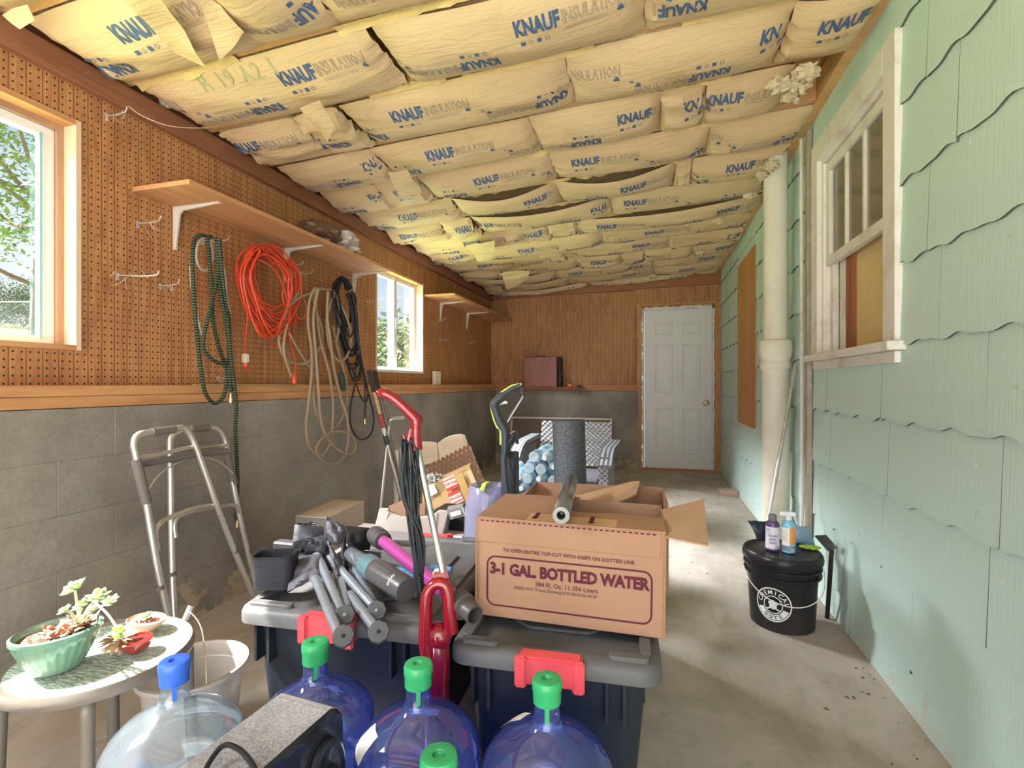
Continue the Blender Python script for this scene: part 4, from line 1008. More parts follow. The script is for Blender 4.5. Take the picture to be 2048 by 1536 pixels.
# debris on the floor
m = MB(); r = random.Random(6); LEAFB = mat('dry_leaf_bits', (.16, .09, .05), .9)
for k in range(140):
    if r.random() < .6: x, y = XR - .02 - abs(r.gauss(0, .10)), r.uniform(1.0, 6.5)
    else: x, y = r.uniform(-.1, .75), r.uniform(1.2, 6.4)
    s_ = r.uniform(.003, .011); a = r.uniform(0, 6.3); m.add([(x + s_ * cos(a), y + s_ * sin(a), .001), (x - s_ * sin(a) * .5, y + s_ * cos(a) * .5, .004), (x - s_ * cos(a), y - s_ * sin(a), .001), (x + s_ * sin(a) * .5, y - s_ * cos(a) * .5, .002)], [(0, 1, 2, 3)])
o = m.build('floor_debris', LEAFB, smooth=False); tag(o, 'scattered dry leaf bits and crumbs on the concrete floor', 'debris', kind='stuff')

# ================================================================== TOTES AND WHAT LIES ON THEM
TOTE = mat('tote_dark', (0.022, 0.026, 0.034), .42, var=.2, scale=5, dirt=(.12, .12, .12), dirt_amt=.25); TLID = mat('tote_lid_grey', (0.105, 0.103, 0.105), .45, var=.12, scale=5, dirt=(.22, .21, .19), dirt_amt=.5)
LATCH = mat('red_latch', (0.72, 0.075, 0.085), .35, var=.05)
def rrect(x0, y0, x1, y1, r, n=6):
    out = []
    for cx, cy, a0 in ((x1 - r, y0 + r, -90), (x1 - r, y1 - r, 0), (x0 + r, y1 - r, 90), (x0 + r, y0 + r, 180)):
        for i in range(n + 1):
            a = radians(a0 + 90 * i / n); out.append((cx + r * cos(a), cy + r * sin(a)))
    return out
def loft(mb, rings, cap=True, M=None):
    n = len(rings[0]); vs = [p for r in rings for p in r]; fs = []
    for i in range(len(rings) - 1):
        for j in range(n): fs.append((i * n + j, i * n + (j + 1) % n, (i + 1) * n + (j + 1) % n, (i + 1) * n + j))
    if cap: fs += [tuple(range(n - 1, -1, -1)), tuple((len(rings) - 1) * n + j for j in range(n))]
    return mb.add(vs, fs, M)
def tote(label, org, rz, w, L, h):
    """org: front left corner of the lid on plan"""
    t = thing('storage_tote', label, 'storage tote', (org[0], org[1], 0)); M = frame((org[0], org[1], 0), rz)
    def ring(i, z, r=.05): return [(x, y, z) for x, y in rrect(i, i, w - i, L - i, max(.012, r - i * .3))]
    loft(MB(), [ring(.075, .002), ring(.07, .01), ring(.035, h - .055), ring(.035, h - .04)], M=M).build('tote_body', TOTE, t)
    loft(MB(), [ring(.012, h - .045), ring(.0, h - .043), ring(.0, h - .018), ring(.004, h - .008), ring(.012, h - .002), ring(.03, h), ring(.042, h - .001), ring(.048, h - .012), ring(.06, h - .014)], M=M).build('lid', TLID, t)
    # raised bars broken at the latches
    g = .135
    for (a, b) in (((.030, .022), (w / 2 - g, .048)), ((w / 2 + g, .022), (w - .030, .048)), ((.030, L - .048), (w / 2 - g, L - .022)), ((w / 2 + g, L - .048), (w - .030, L - .022))):
        MB(M).prism(rrect(a[0], a[1], b[0], b[1], .011, 3), h - .004, h + .009).build('lid_rib', TLID, t, bevel=.002)
    for x in (.024, w - .050): MB(M).prism(rrect(x, .05, x + .026, L - .05, .011, 3), h - .004, h + .009).build('lid_rib', TLID, t, bevel=.002)
    hx = [(.12, .20), (w / 2 - .08, .15), (w / 2 + .08, .15), (w - .12, .20), (w - .12, L - .2), (w / 2 + .08, L - .15), (w / 2 - .08, L - .15), (.12, L - .2)]
    MB(M).prism(hx, h - .014, h - .005).build('lid_centre_panel', TLID, t, smooth=False, bevel=.003)
    for yy, sgn in ((0, -1), (L, 1)):
        m = MB(M); y_in = yy - sgn * .028; y_out = yy + sgn * .016
        m.box((w / 2 - .075, min(y_in, y_out), h - .062), (w / 2 + .075, max(y_in, y_out), h + .004))
        la = m.build('latch', LATCH, t, bevel=.005, seg=2)
        for q in (-.068, .068):
            MB(M).box((w / 2 + q - .014, min(y_out - sgn * .01, y_out + sgn * .006), h - .068), (w / 2 + q + .014, max(y_out - sgn * .01, y_out + sgn * .006), h + .006)).build('latch_end', LATCH, la, bevel=.004, seg=2)
    for k, x in enumerate((.06, .10, w - .13, w - .09)):
        MB(M).prism([(x, .010), (x + .008, .010), (x + .008, .06), (x, .06)], h - .15, h - .044).build('corner_fin', TOTE, t, smooth=False)
    for k in range(2):
        for j in range(4): MB(M).box((w - .052 if k else .036, .12 + j * .17, h - .15), (w - .036 if k else .052, .128 + j * .17, h - .046)).build('side_fin', TOTE, t, smooth=False)
    return t
tote('dark storage tote with grey lid under the folded camp chair, red latch in front', (-1.135, 1.15), radians(3), .60, .76, .47)
tote('dark storage tote with grey lid under the bottled water box, red latch in front', (-.485, 1.145), radians(3), .515, .76, .455)

CARD = mat('cardboard', (0.33, 0.18, 0.108), .8, var=.07, scale=14, bmp=.05); CARDD = mat('cardboard_edge', (0.28, 0.16, 0.085), .9, var=.3, scale=80); CARDL = mat('cardboard_inner', (0.45, 0.28, 0.17), .8, var=.08)
PURP = mat('maroon_print', (0.095, 0.014, 0.028), .7, var=.15, scale=30)
# ---- bottled water box: front face corner points measured, box stands slightly tilted on the tote
BL, BR = at(951, 1228, Z=.475), at(1329, 1279, Z=.468)
ux = (BR - BL); bw = ux.length; ux.normalize(); uy = Vector((0, 0, 1)).cross(ux).normalized(); uz = ux.cross(uy).normalized(); bh, bd = .262, .30
Bx = Matrix((( ux.x, uy.x, uz.x, BL.x), (ux.y, uy.y, uz.y, BL.y), (ux.z, uy.z, uz.z, BL.z), (0, 0, 0, 1)))
t = thing('water_box', 'large cardboard box printed 3-1 GAL. BOTTLED WATER on the right tote', 'cardboard box', BL)
wl_ = .004
MB(Bx).box((0, 0, 0), (bw, wl_, bh)).build('front_panel', CARD, t, bevel=.0015, smooth=False)
for x in (0.0005, bw - wl_ - .0005): MB(Bx).box((x, wl_, 0), (x + wl_, bd, bh)).build('side_panel', CARD, t, smooth=False)
MB(Bx).box((wl_, bd - wl_, 0), (bw - wl_, bd, bh)).build('back_panel', CARD, t, smooth=False)
MB(Bx).box((wl_, wl_, 0), (bw - wl_, bd - wl_, wl_)).build('bottom_panel', CARD, t, smooth=False)
MB(Bx).box((0, -.0022, bh - .062), (bw - .012, 0, bh)).build('front_flap', CARD, t, smooth=False, bevel=.001)
MB(Bx).box((-.001, -.003, .0), (.004, .0, bh)).build('corner_edge', CARDD, t, smooth=False)
MB(Bx).box((bw - .005, -.003, .0), (bw + .001, .0, bh - .004)).build('corner_edge', CARDD, t, smooth=False)
MB(Bx).prism([(0, 0), (bw, 0), (bw, .13), (bw * .72, .145), (bw * .6, .125), (bw * .45, .14), (0, .15)], bh, bh + wl_).build('top_flap', CARD, t, smooth=False)
MB(Bx).slab([(0, .15, bh + .002), (bw * .45, .14, bh + .002), (bw * .50, .29, bh + .010), (0, .30, bh + .002)], wl_).build('top_flap', CARD, t, smooth=False)
MB(Bx).slab([(bw, .01, bh - .01), (bw, .24, bh + .002), (bw + .12, .27, bh + .035), (bw + .105, .05, bh - .035)], -wl_).build('side_flap', CARDL, t, smooth=False)
P0 = Vector((0, 0, 0))
def bt(mb, s, x, z, y=-.0008, **k):
    put_text(mb, s, Bx @ Vector((x, y, z)), ux, uz, **k); return mb
m = MB(); bt(m, '3-1 GAL. BOTTLED WATER', bw * .50, .130, size=.041, bold=.0019, space=.97, wx=.86); m.build('box_lettering', PURP, t, smooth=False)
m = MB(); bt(m, 'TO OPEN ENTIRE TOP-CUT WITH KNIFE ON DOTTED LINE', bw * .50, .182, size=.0128, bold=.0002)
m.build('box_lettering', PURP, t, smooth=False); m = MB(); bt(m, '384 Fl. Oz. 11.356 Liters', bw * .50, .100, size=.0165, bold=.0001)
m.build('box_lettering', PURP, t, smooth=False)
m = MB(); bt(m, '04292 W07 Triton Drinking EXP 08/30/26 00:29', bw * .44, .085, size=.0110); m.build('date_stamp', mat('black_ink', (.04, .03, .03), .7), t, smooth=False)
o1, o2 = rrect(.03, .030, bw - .03, .165, .024), rrect(.0345, .0345, bw - .0345, .1605, .020)
m = MB(Bx); n = len(o1); m.add([(x, -.0009, z) for x, z in o1] + [(x, -.0009, z) for x, z in o2], [(i, (i + 1) % n, n + (i + 1) % n, n + i) for i in range(n)]); m.build('printed_border', PURP, t, smooth=False)
m = MB(Bx)
for k in range(32):
    x = .012 + k * (bw - .03) / 32; m.add([(x, -.0030, bh - .006), (x + .009, -.0030, bh - .006), (x + .009, -.0030, bh - .0025), (x, -.0030, bh - .0025)], [(0, 1, 2, 3)])
m.build('dotted_cut_line', PURP, t, smooth=False)
for xx in (.155, .305):
    m = MB(Bx); m.add([(xx - .006, .035, bh + .0046), (xx + .006, .035, bh + .0046), (xx + .006, .085, bh + .0046), (xx - .006, .085, bh + .0046), (xx - .013, .035, bh + .0046), (xx + .013, .035, bh + .0046), (xx, .015, bh + .0046)], [(0, 1, 2, 3), (4, 6, 5)]); m.build('printed_arrow', PURP, t, smooth=False)
MB(Bx).box((.135, .005, bh + .0042), (.37, .075, bh + .0044)).build('paper_tape', mat('packing_tape', (.55, .34, .18), .35), t, smooth=False)
# ---- the open box behind it
t = thing('open_box', 'opened cardboard box marked 50 with ragged flaps behind the water box', 'cardboard box', (-.3, 1.63, .46))
M2 = frame((-.415, 1.615, .458), radians(2)); w2, d2, h2 = .47, .27, .265
for a, b in (((0, 0, 0), (w2, .004, h2 - .02)), ((0, d2 - .004, 0), (w2, d2, h2)), ((0, .004, 0), (.004, d2 - .004, h2)), ((w2 - .004, .004, 0), (w2, d2 - .004, h2)), ((.004, .004, 0), (w2 - .004, d2 - .004, .004))):
    MB(M2).box(a, b).build('box_panel', CARD, t, smooth=False)
fA = [at(1020, 1000, d=1.80), at(1135, 1013, d=1.72), at(1165, 985, d=1.90), at(1075, 970, d=2.0)]
MB().slab(fA, .004).build('box_flap', CARD, t, smooth=False)
na = (fA[1] - fA[0]).normalized(); nn = (fA[1] - fA[0]).cross(fA[3] - fA[0]).normalized(); nb = nn.cross(na).normalized()
m = MB(); put_text(m, '50', fA[0] + (fA[1] - fA[0]) * .63 + (fA[3] - fA[0]) * .34, na, nb, size=.062, bold=.0004, wx=1.35, lift=.002); m.build('marker_lettering', mat('marker_ink', (.04, .03, .04), .6), t, smooth=False)
fB = [at(1150, 1012, d=1.66), at(1190, 1022, d=1.62), at(1272, 988, d=1.74), at(1280, 962, d=1.80), at(1262, 963, d=1.84), at(1150, 992, d=1.80)]
MB().slab(fB, .005).build('box_flap', CARDL, t, smooth=False)
rg = [at(1185, 1022, d=1.66), at(1238, 1003, d=1.72), at(1290, 1012, d=1.72), at(1312, 1030, d=1.60), at(1230, 1027, d=1.62)]
MB().slab(rg, .004).build('ragged_flap', CARDD, t, smooth=False)
MB().slab([at(1225, 1008, d=1.76), at(1323, 1010, d=1.80), at(1325, 1030, d=1.62), at(1310, 1028, d=1.62)], .004).build('box_flap', CARDL, t, smooth=False)
# ---- roll of stretch film lying on the box
a, b = at(1122, 1031, Z=.766), at(1141, 962, Z=.768)
FILM = mat('stretch_film', (.14, .14, .15), .18, var=.15, scale=12, coat=.5)
t = thing('film_roll', 'roll of grey stretch film lying across the cardboard box', 'film roll', a)
ax = (b - a); Lr = ax.length; q = ax.to_track_quat('Z', 'Y').to_matrix().to_4x4(); Mr = Matrix.Translation(a) @ q
MB(Mr).lathe([(.0115, 0), (.0215, 0), (.0235, .004), (.0235, Lr - .004), (.0215, Lr), (.0115, Lr), (.0115, .0)], 28, cap0=False, cap1=False).build('film_wrap', FILM, t)
MB(Mr).lathe([(.0095, .003), (.0115, .002), (.0115, Lr), (.0095, Lr), (.0095, .003)], 20, cap0=False, cap1=False).build('core_tube', mat('core_dark', (.05, .045, .04), .7), t)
MB(Mr).blob((0, 0, .03), (.008, .008, .01), 8, 6).build('torn_film_end', FILM, t)

# ================================================================== FRONT LEFT: glass table, pots, bucket, walker
cA = crop(0, 1120, 3.692); c3 = crop(0, 820, 3.413)
ALU = mat('brushed_aluminium', (0.62, 0.58, 0.54), .32, metal=.75, var=.08)
TZ = .40; tc = Vector((-1.385, .975, 0)); tr_ = .205
t = thing('side_table', 'small round patio table with rippled glass top in front of the walker', 'table', tc)
TMET = mat('taupe_table_frame', (.20, .17, .145), .45, metal=.2, var=.1, dirt=(.15, .12, .10), dirt_amt=.4)
MB().lathe([(tr_ - .020, TZ - .006), (tr_ - .004, TZ), (tr_, TZ - .006), (tr_ + .003, TZ - .016), (tr_, TZ - .028), (tr_ - .012, TZ - .034), (tr_ - .020, TZ - .03), (tr_ - .020, TZ - .006)], 64, frame(tc), cap0=False, cap1=False).build('table_rim', TMET, t)
def ripple_glass():
    m, nt, b = newmat('rippled_glass_top'); v = coords(nt, (1, 2.4, 1), False)
    n1 = noise_(nt, v, 48, 2, .5, .6)
    nt.links.new(mixc(nt, ramp(nt, n1, [(.4, 0.), (.6, 1.)]), (.30, .42, .36), (.62, .70, .62)), b.inputs['Base Color'])
    b.inputs['Roughness'].default_value = .12; b.inputs['Alpha'].default_value = .82; bump(nt, b, n1, .8, .01); return m
MB().lathe([(tr_ - .019, TZ - .012), (tr_ - .019, TZ - .006), (.001, TZ - .006)], 64, frame(tc), cap0=True, cap1=False).build('glass_top', ripple_glass(), t)
lg = at(176, 1400, Z=.37) - tc; lg0 = math.degrees(atan2(lg.y, lg.x))
for a in (lg0, lg0 + 90, lg0 + 180, lg0 + 270):
    ca, sa = cos(radians(a)), sin(radians(a)); r0 = tr_ - .014
    MB().tube(catmull([tc + Vector((ca * (r0 - .03), sa * (r0 - .03), TZ - .034)), tc + Vector((ca * (r0 - .004), sa * (r0 - .004), TZ - .045)), tc + Vector((ca * r0, sa * r0, TZ - .08)), tc + Vector((ca * (r0 + .004), sa * (r0 + .004), .2)), tc + Vector((ca * (r0 + .012), sa * (r0 + .012), .001))], 4), .015, 12).build('table_leg', TMET, t)
# green oval planter
GLZ = mat('celadon_glaze', (.16, .30, .215), .12, var=.12, scale=6, coat=.8, bmp=0, dirt=(.55, .42, .33), dirt_amt=.35)
p1, p2 = at(12, 1290, Z=.49), at(208, 1238, Z=.49); pc = (p1 + p2) / 2; pc.z = TZ + .0005; la = (p2 - p1).length / 2; ang = atan2(p2.y - p1.y, p2.x - p1.x)
t = thing('oval_planter', 'pale green ribbed oval planter of dried succulents on the glass table', 'planter', pc)
Mp = frame(pc, ang)
prof = [(.52, 0), (.56, .004), (.60, .012), (.80, .045), (.93, .075), (.93, .082), (1.0, .086), (1.0, .094), (.93, .097), (.88, .090), (.86, .075), (.80, .07)]
m = MB(); n = 96; vs = []; fs = []
for i, (r, z) in enumerate(prof):
    for j in range(n):
        a = 2 * pi * j / n; k = 1 + (.018 * cos(a * 26) if 2 <= i <= 4 else 0); vs.append((la * r * k * cos(a), la * .84 * r * k * sin(a), z))
for i in range(len(prof) - 1):
    for j in range(n): fs.append((i * n + j, i * n + (j + 1) % n, (i + 1) * n + (j + 1) % n, (i + 1) * n + j))
fs.append(tuple(range(n - 1, -1, -1))); m.add(vs, fs, Mp).build('planter_body', GLZ, t)
SOIL = mat('gritty_soil', (.22, .13, .09), .95, var=.6, scale=60, bmp=.8, dirt=(.55, .42, .35), dirt_amt=.8)
m = MB(Mp); m.grid(lambda s, v: ((la * .86 * (v)) * cos(2 * pi * s), la * .84 * .86 * v * sin(2 * pi * s), .078 + .012 * (1 - v) + .012 * noise.noise(Vector((cos(2 * pi * s) * v * 6, sin(2 * pi * s) * v * 6, 2)))), 36, 10); m.build('soil', SOIL, t)
DRY = mat('dried_leaf_pink', (.42, .19, .12), .7, var=.45, scale=60, dirt=(.55, .42, .3), dirt_amt=.5); SUC = mat('succulent_green', (.34, .47, .18), .45, var=.15, scale=40); SUC2 = mat('bright_succulent', (.30, .56, .06), .35, var=.1); STEM = mat('pale_stem', (.55, .60, .40), .6)
def rosette(m, c, R, n, tilt=Vector((0, 0, 1)), w=.32, up=.35, seed=0, layers=2):
    r = random.Random(seed); z = Vector(tilt).normalized(); x = z.orthogonal().normalized(); y = z.cross(x)
    for l in range(layers):
        for k in range(n - l):
            a = 2 * pi * (k + .5 * l) / (n - l) + r.uniform(-.15, .15); d = x * cos(a) + y * sin(a) + z * (up + .7 * l)
            m.leaf(c, d, R * r.uniform(.8, 1.1) * (1 - .25 * l), R * w, .45)
    return m
rp = random.Random(31)
def world(M, x, y, z): return M @ Vector((x, y, z))
m = MB()
for k in range(170):
    x = rp.uniform(-.25, .85) * la * .9; y = rp.uniform(-.5, .5) * la * .75
    if (x / la) ** 2 + (y / (la * .62)) ** 2 > .62: continue
    m.leaf(world(Mp, x, y, .085 + .02 * max(0, x / la)), (rp.uniform(-1, 1), rp.uniform(-1, 1), rp.uniform(-.1, .7)), rp.uniform(.016, .032), .006, .3, .004)
o = m.build('dried_leaves', DRY, t); o['kind'] = 'stuff'
tips = [((150, 1178), .030), ((198, 1195), .028), ((165, 1212), .024), ((222, 1205), .022), ((185, 1222), .018), ((130, 1222), .016)]
base = world(Mp, la * .45, .01, .085)
for k, ((a, b), R) in enumerate(tips):
    q = at(a, b, d=1.19 - .01 * k)
    st = MB().tube(catmull([base + Vector((rp.uniform(-.01, .01), rp.uniform(-.01, .01), 0)), (base + q) / 2 + Vector((0, 0, .012)), q], 4), .003, 6).build('succulent_stem', STEM, t)
    rosette(MB(), q, R, 7, (rp.uniform(-.4, .4), -.5, 1), seed=k).build('leaf_rosette', SUC, st)
# small terracotta bowl behind
q = at(293, 1238, Z=TZ + .03); q.z = TZ + .0005
t = thing('plant_bowl', 'little speckled clay bowl with one pale green rosette at the table back edge', 'plant pot', q)
CLAY = mat('speckled_clay', (.52, .33, .24), .6, var=.4, scale=90)
MB().lathe([(.026, 0), (.030, .003), (.048, .022), (.052, .030), (.049, .032), (.044, .026), (.001, .024)], 36, frame(q), cap1=False, sx=1.08, sy=.8).build('bowl', CLAY, t)
m = MB(); 
for k in range(24): m.leaf(q + Vector((rp.uniform(-.028, .028), rp.uniform(-.02, .02), .027)), (rp.uniform(-1, 1), rp.uniform(-1, 1), .3), .012, .004)
m.build('dried_leaves', DRY, t)['kind'] = 'stuff'
rosette(MB(), q + Vector((0, 0, .034)), .022, 8, (0, -.3, 1), seed=4).build('leaf_rosette', SUC, t)
# red glazed pot tipped, with trailing plant
q = at(272, 1288, Z=TZ + .02); q.z = TZ + .0005
t = thing('plant_bowl', 'small shiny dark red bowl with brown dried leaves and a bright green tip', 'plant pot', q)
MB().lathe([(.018, 0), (.024, .003), (.036, .020), (.039, .032), (.036, .034), (.032, .028), (.001, .026)], 36, frame(q), cap1=False).build('bowl', mat('oxblood_glaze', (.22, .02, .02), .08, var=.4, scale=25, coat=1, bmp=0), t)
m = MB(); q2 = at(238, 1290, Z=TZ + .02)
for k in range(60):
    a = rp.uniform(0, 6.28); e = rp.uniform(-.2, .9); m.leaf(q2 + Vector((cos(a) * .012, sin(a) * .012, .008 + e * .012)), (cos(a), sin(a), e - .35), rp.uniform(.022, .036), .005, .25, .006)
m.build('dried_leaves', mat('dried_leaf_tan', (.50, .30, .15), .7, var=.35, scale=60), t)['kind'] = 'stuff'
q3 = at(238, 1262, d=1.10)
rosette(MB(), q3, .017, 5, (0, -.9, .5), w=.55, up=.2, seed=9, layers=1).build('leaf_rosette', SUC2, t)
MB().tube(catmull([at(190, 1205, d=1.16), at(215, 1228, d=1.13), q3], 4), .0025, 6).build('succulent_stem', STEM, t)

# grey-white plastic bucket behind the table
bc = Vector((-1.345, 1.40, 0)); bc = at(388, 1330, Z=.24); bc.z = 0
t = thing('plastic_bucket', 'empty off-white plastic bucket on the floor beside the table', 'bucket', bc)
PB = mat('offwhite_bucket', (.47, .42, .38), .4, var=.05, dirt=(.4, .3, .22), dirt_amt=.25)
MB().lathe([(.001, .006), (.105, .004), (.110, .002), (.114, .008), (.136, .225), (.149, .226), (.152, .234), (.149, .242), (.140, .243), (.136, .236), (.134, .20), (.131, .198), (.111, .012), (.001, .011)], 48, frame(bc), cap0=False, cap1=False).build('bucket_body', PB, t)
hp = [bc + Vector((.142 * cos(a), .142 * sin(a), .24)) for a in (radians(150), radians(-30))]
top = at(376, 1222, d=1.60); arc = catmull([hp[0], hp[0] * .5 + top * .5 + Vector((0, 0, .03)), top, hp[1] * .5 + top * .5 + Vector((.02, 0, .05)), hp[1]], 6)
ha = MB().tube(arc, .0018, 6).build('wire_handle', mat('thin_wire', (.6, .56, .52), .3, metal=.7), t)
MB().tube([at(370, 1240, d=1.59), at(382, 1212, d=1.61)], .009, 10).build('handle_grip', mat('white_grip', (.78, .76, .74), .4), ha)

# walker
t = thing('walker', 'folded aluminium walking frame with grey grips leaning on the block wall', 'walker', (-1.9, 1.75, 0))
def XW(py, off): return -2.0 + off + (py - 850) / 400 * .13
def wp(pts, off): return [at(*c3(a, b), X=XW(c3(a, b)[1], off)) for a, b in pts]
U1 = [(1150, 1395), (1085, 1120), (1035, 850), (1000, 640), (930, 320), (915, 230), (945, 170), (1030, 152), (1100, 145), (1190, 130), (1250, 122), (1300, 170), (1350, 280), (1480, 650), (1600, 960), (1745, 1300)]
U2 = [(1195, 1420), (1178, 1100), (1170, 800), (1165, 450), (1160, 250), (1175, 180), (1230, 140), (1320, 125), (1420, 118), (1480, 130), (1530, 190), (1560, 320), (1610, 600), (1690, 960), (1770, 1270)]
MB().tube(catmull(wp(U1, .13), 5), .0125, 12).build('front_frame', ALU, t)
MB().tube(catmull(wp(U2, .05), 5), .0125, 12).build('rear_frame', ALU, t)
GRIP = mat('grey_foam_grip', (.16, .13, .12), .7)
MB().tube(wp([(1035, 152), (1110, 143), (1190, 131)], .13), .0165, 12).build('hand_grip', GRIP, t)
MB().tube(wp([(1300, 127), (1360, 122), (1425, 119)], .05), .0165, 12).build('hand_grip', GRIP, t)
for pts, off in (([(928, 340), (960, 470), (1002, 640)], .13), ([(1548, 290), (1570, 400), (1602, 510)], .05)):
    MB().tube(wp(pts, off), .0175, 12).build('leg_sleeve', GRIP, t)
MB().tube(wp([(940, 375), (1150, 338), (1330, 305), (1550, 280)], .09), .014, 10).build('cross_tube', GRIP, t)
MB().tube(wp([(950, 325), (1100, 300), (1330, 245)], .12), .008, 8).build('upper_brace', ALU, t)
MB().tube(wp([(1180, 285), (1360, 262), (1555, 240)], .06), .008, 8).build('upper_brace', ALU, t)
MB().tube(catmull(wp([(1078, 960), (1062, 850), (1090, 775), (1200, 715), (1330, 668), (1450, 652), (1500, 690), (1515, 760)], .12), 5), .009, 10).build('side_brace', ALU, t)
MB().tube(catmull(wp([(1200, 870), (1195, 770), (1260, 710), (1500, 660), (1600, 652), (1640, 700)], .06), 5), .008, 10).build('side_brace', ALU, t)
for (a, b), off in (((1092, 1215), .13), ((1176, 1118), .05), ((1606, 962), .13), ((1697, 968), .05)):
    p, q_ = wp([(a - 3, b - 12), (a + 3, b + 12)], off); MB().tube([p, q_], .0150, 12).build('leg_collar', GRIP, t)
MB().tube(catmull(wp([(1010, 550), (1100, 430), (1250, 345), (1380, 320), (1500, 355), (1590, 430)], .08), 5), .003, 6).build('brake_cable', GREYH, t)
for (a, b), off in (((1152, 1395), .13), ((1195, 1420), .05), ((1745, 1300), .13), ((1770, 1270), .05)):
    q = wp([(a, b)], off)[0]; e = Vector((q.x + .01, q.y - .01, .012)); MB().tube([q, e], .0115, 10).build('leg_extension', ALU, t)
    MB().lathe([(.018, .001), (.019, .008), (.015, .03), (.013, .034)], 16, frame((e.x, e.y, 0))).build('rubber_foot', GRIP, t)

# ================================================================== WATER JUGS AND THE BLACK FAN
BLUEJ = clear('blue_jug_plastic', (0.42, 0.53, 0.97), .05, .10, (.26, .34, .85), f0=.10); CLEARJ = clear('clear_jug_plastic', (.84, .92, .98), .06, .10, (.70, .82, .95), f0=.10)
CAPG = mat('green_cap', (.035, .36, .13), .35, var=.05); CAPB = mat('blue_cap', (.05, .16, .72), .35, var=.05); STICK = mat('white_sticker', (.74, .74, .72), .5)
def jug(label, c, capm, body, sc=1.0, h=.503, lettering=None, emp=0, rz=0):
    t = thing('water_jug', label, 'water jug', (c[0], c[1], 0), 'five gallon water jugs'); F_ = frame((c[0], c[1], 0), rz)
    R = .132 * sc
    prof = [(.001, .012), (.09 * sc, .004), (R - .012, .002), (R, .016), (R, .085), (R - .007, .095), (R - .007, .105), (R, .115), (R, .185), (R - .007, .195), (R - .007, .205), (R, .215), (R + .001, .290), (R - .006, .300), (R - .006, .308), (R + .001, .318), (R - .001, .330), (R - .014, .352), (R - .038, .375), (R - .068, .391), (.042, .403), (.031, .412), (.027, .422), (.0265, h - .055), (.0265, h - .01)]
    MB().lathe(prof, 56, F_, cap0=False, cap1=False).build('jug_body', body, t)
    MB().lathe([(.0285, .414), (.031, .417), (.0285, .421)], 32, F_, cap0=False, cap1=False).build('neck_ring', body, t)
    z = h - .048
    cp = MB().lathe([(.0275, z + .002), (.0285, z), (.0290, z + .022), (.0305, z + .026), (.0308, z + .040), (.0285, z + .046), (.0245, z + .048), (.011, z + .047), (.009, z + .042), (.001, z + .041)], 36, F_, cap0=False, cap1=False).build('bottle_cap', capm, t)
    d = Vector((-c[0], -c[1], 0)).normalized(); a = atan2(d.y, d.x); ux_ = Vector((-sin(a), cos(a), 0))
    b0 = Vector((c[0], c[1], 0)) + d * .0285
    MB().slab([b0 + ux_ * x + Vector((0, 0, zz_)) for x, zz_ in ((-.0045, z + .004), (-.0045, z - .024), (-.002, z - .028), (.002, z - .028), (.0045, z - .024), (.0045, z + .004))], -.002).build('pull_tab', capm, cp)
    MB().lathe([(.0065, z + .0422), (.0075, z + .044), (.0085, z + .0435)], 20, F_, cap0=True, cap1=False).build('cap_dimple', capm, cp)
    return t, z
def on_shoulder(c, az, f, lift=.0012):
    """point on the sloping shoulder, f from outer (0) to neck (1)"""
    pr = [(.131, .330), (.118, .352), (.094, .375), (.064, .391), (.042, .403)]; k = min(int(f * 4), 3); u = f * 4 - k
    r = pr[k][0] * (1 - u) + pr[k + 1][0] * u; z = pr[k][1] * (1 - u) + pr[k + 1][1] * u
    return Vector((c[0] + (r + lift * .5) * cos(az), c[1] + (r + lift * .5) * sin(az), z + lift))
JC, JR, JF, JB, JL = (-.480, .980), (-.203, 1.000), (-.330, .748), (-.752, 1.000), (-.995, .850)
t, _ = jug('blue water jug with green cap, middle of the back row, wording moulded on its shoulder', JC, CAPG, BLUEJ)
m = MB(); az0 = atan2(-JC[1], -JC[0])
for i, ch in enumerate('CAP  5 GAL'):
    if ch == ' ': continue
    vs, fs = text(ch, .022, outline=.0008); m.add([on_shoulder(JC, az0 + (i - 4.5) * .14 + x / .10, .22 + y / .10, .0015) for x, y, z in vs], fs)
m.build('moulded_lettering', clear('moulded_blue', (.7, .75, .98), .1, .45, (.6, .65, .9)), t)
MB().grid(lambda s, v: on_shoulder(JC, az0 - 1.15 - .5 * s, .05 + .5 * v), 8, 6).build('paper_sticker', STICK, t)
t, _ = jug('blue water jug with green cap in front of the right tote', JR, CAPG, BLUEJ)
az1 = atan2(-JR[1], -JR[0]); MB().grid(lambda s, v: on_shoulder(JR, az1 - 2.1 - .5 * s, .25 + .5 * v), 8, 6).build('paper_sticker', STICK, t)
MB().grid(lambda s, v: Vector((JR[0] + .1335 * cos(az1 + .45 + .7 * s), JR[1] + .1335 * sin(az1 + .45 + .7 * s), .215 + .07 * v)), 12, 2).build('paper_label', mat('pale_blue_label', (.50, .66, .70), .5, var=.2, scale=40), t)
t, _ = jug('nearest blue water jug with green cap, cut off by the bottom of the photo', JF, CAPG, BLUEJ)
az2 = atan2(-JF[1], -JF[0]); MB().grid(lambda s, v: on_shoulder(JF, az2 - 1.25 - .55 * s, .05 + .55 * v), 8, 6).build('paper_sticker', STICK, t)
jug('blue water jug with green cap behind the black fan', JB, CAPG, BLUEJ)
jug('clear colourless water jug with blue cap beside the glass table', JL, CAPB, CLEARJ)

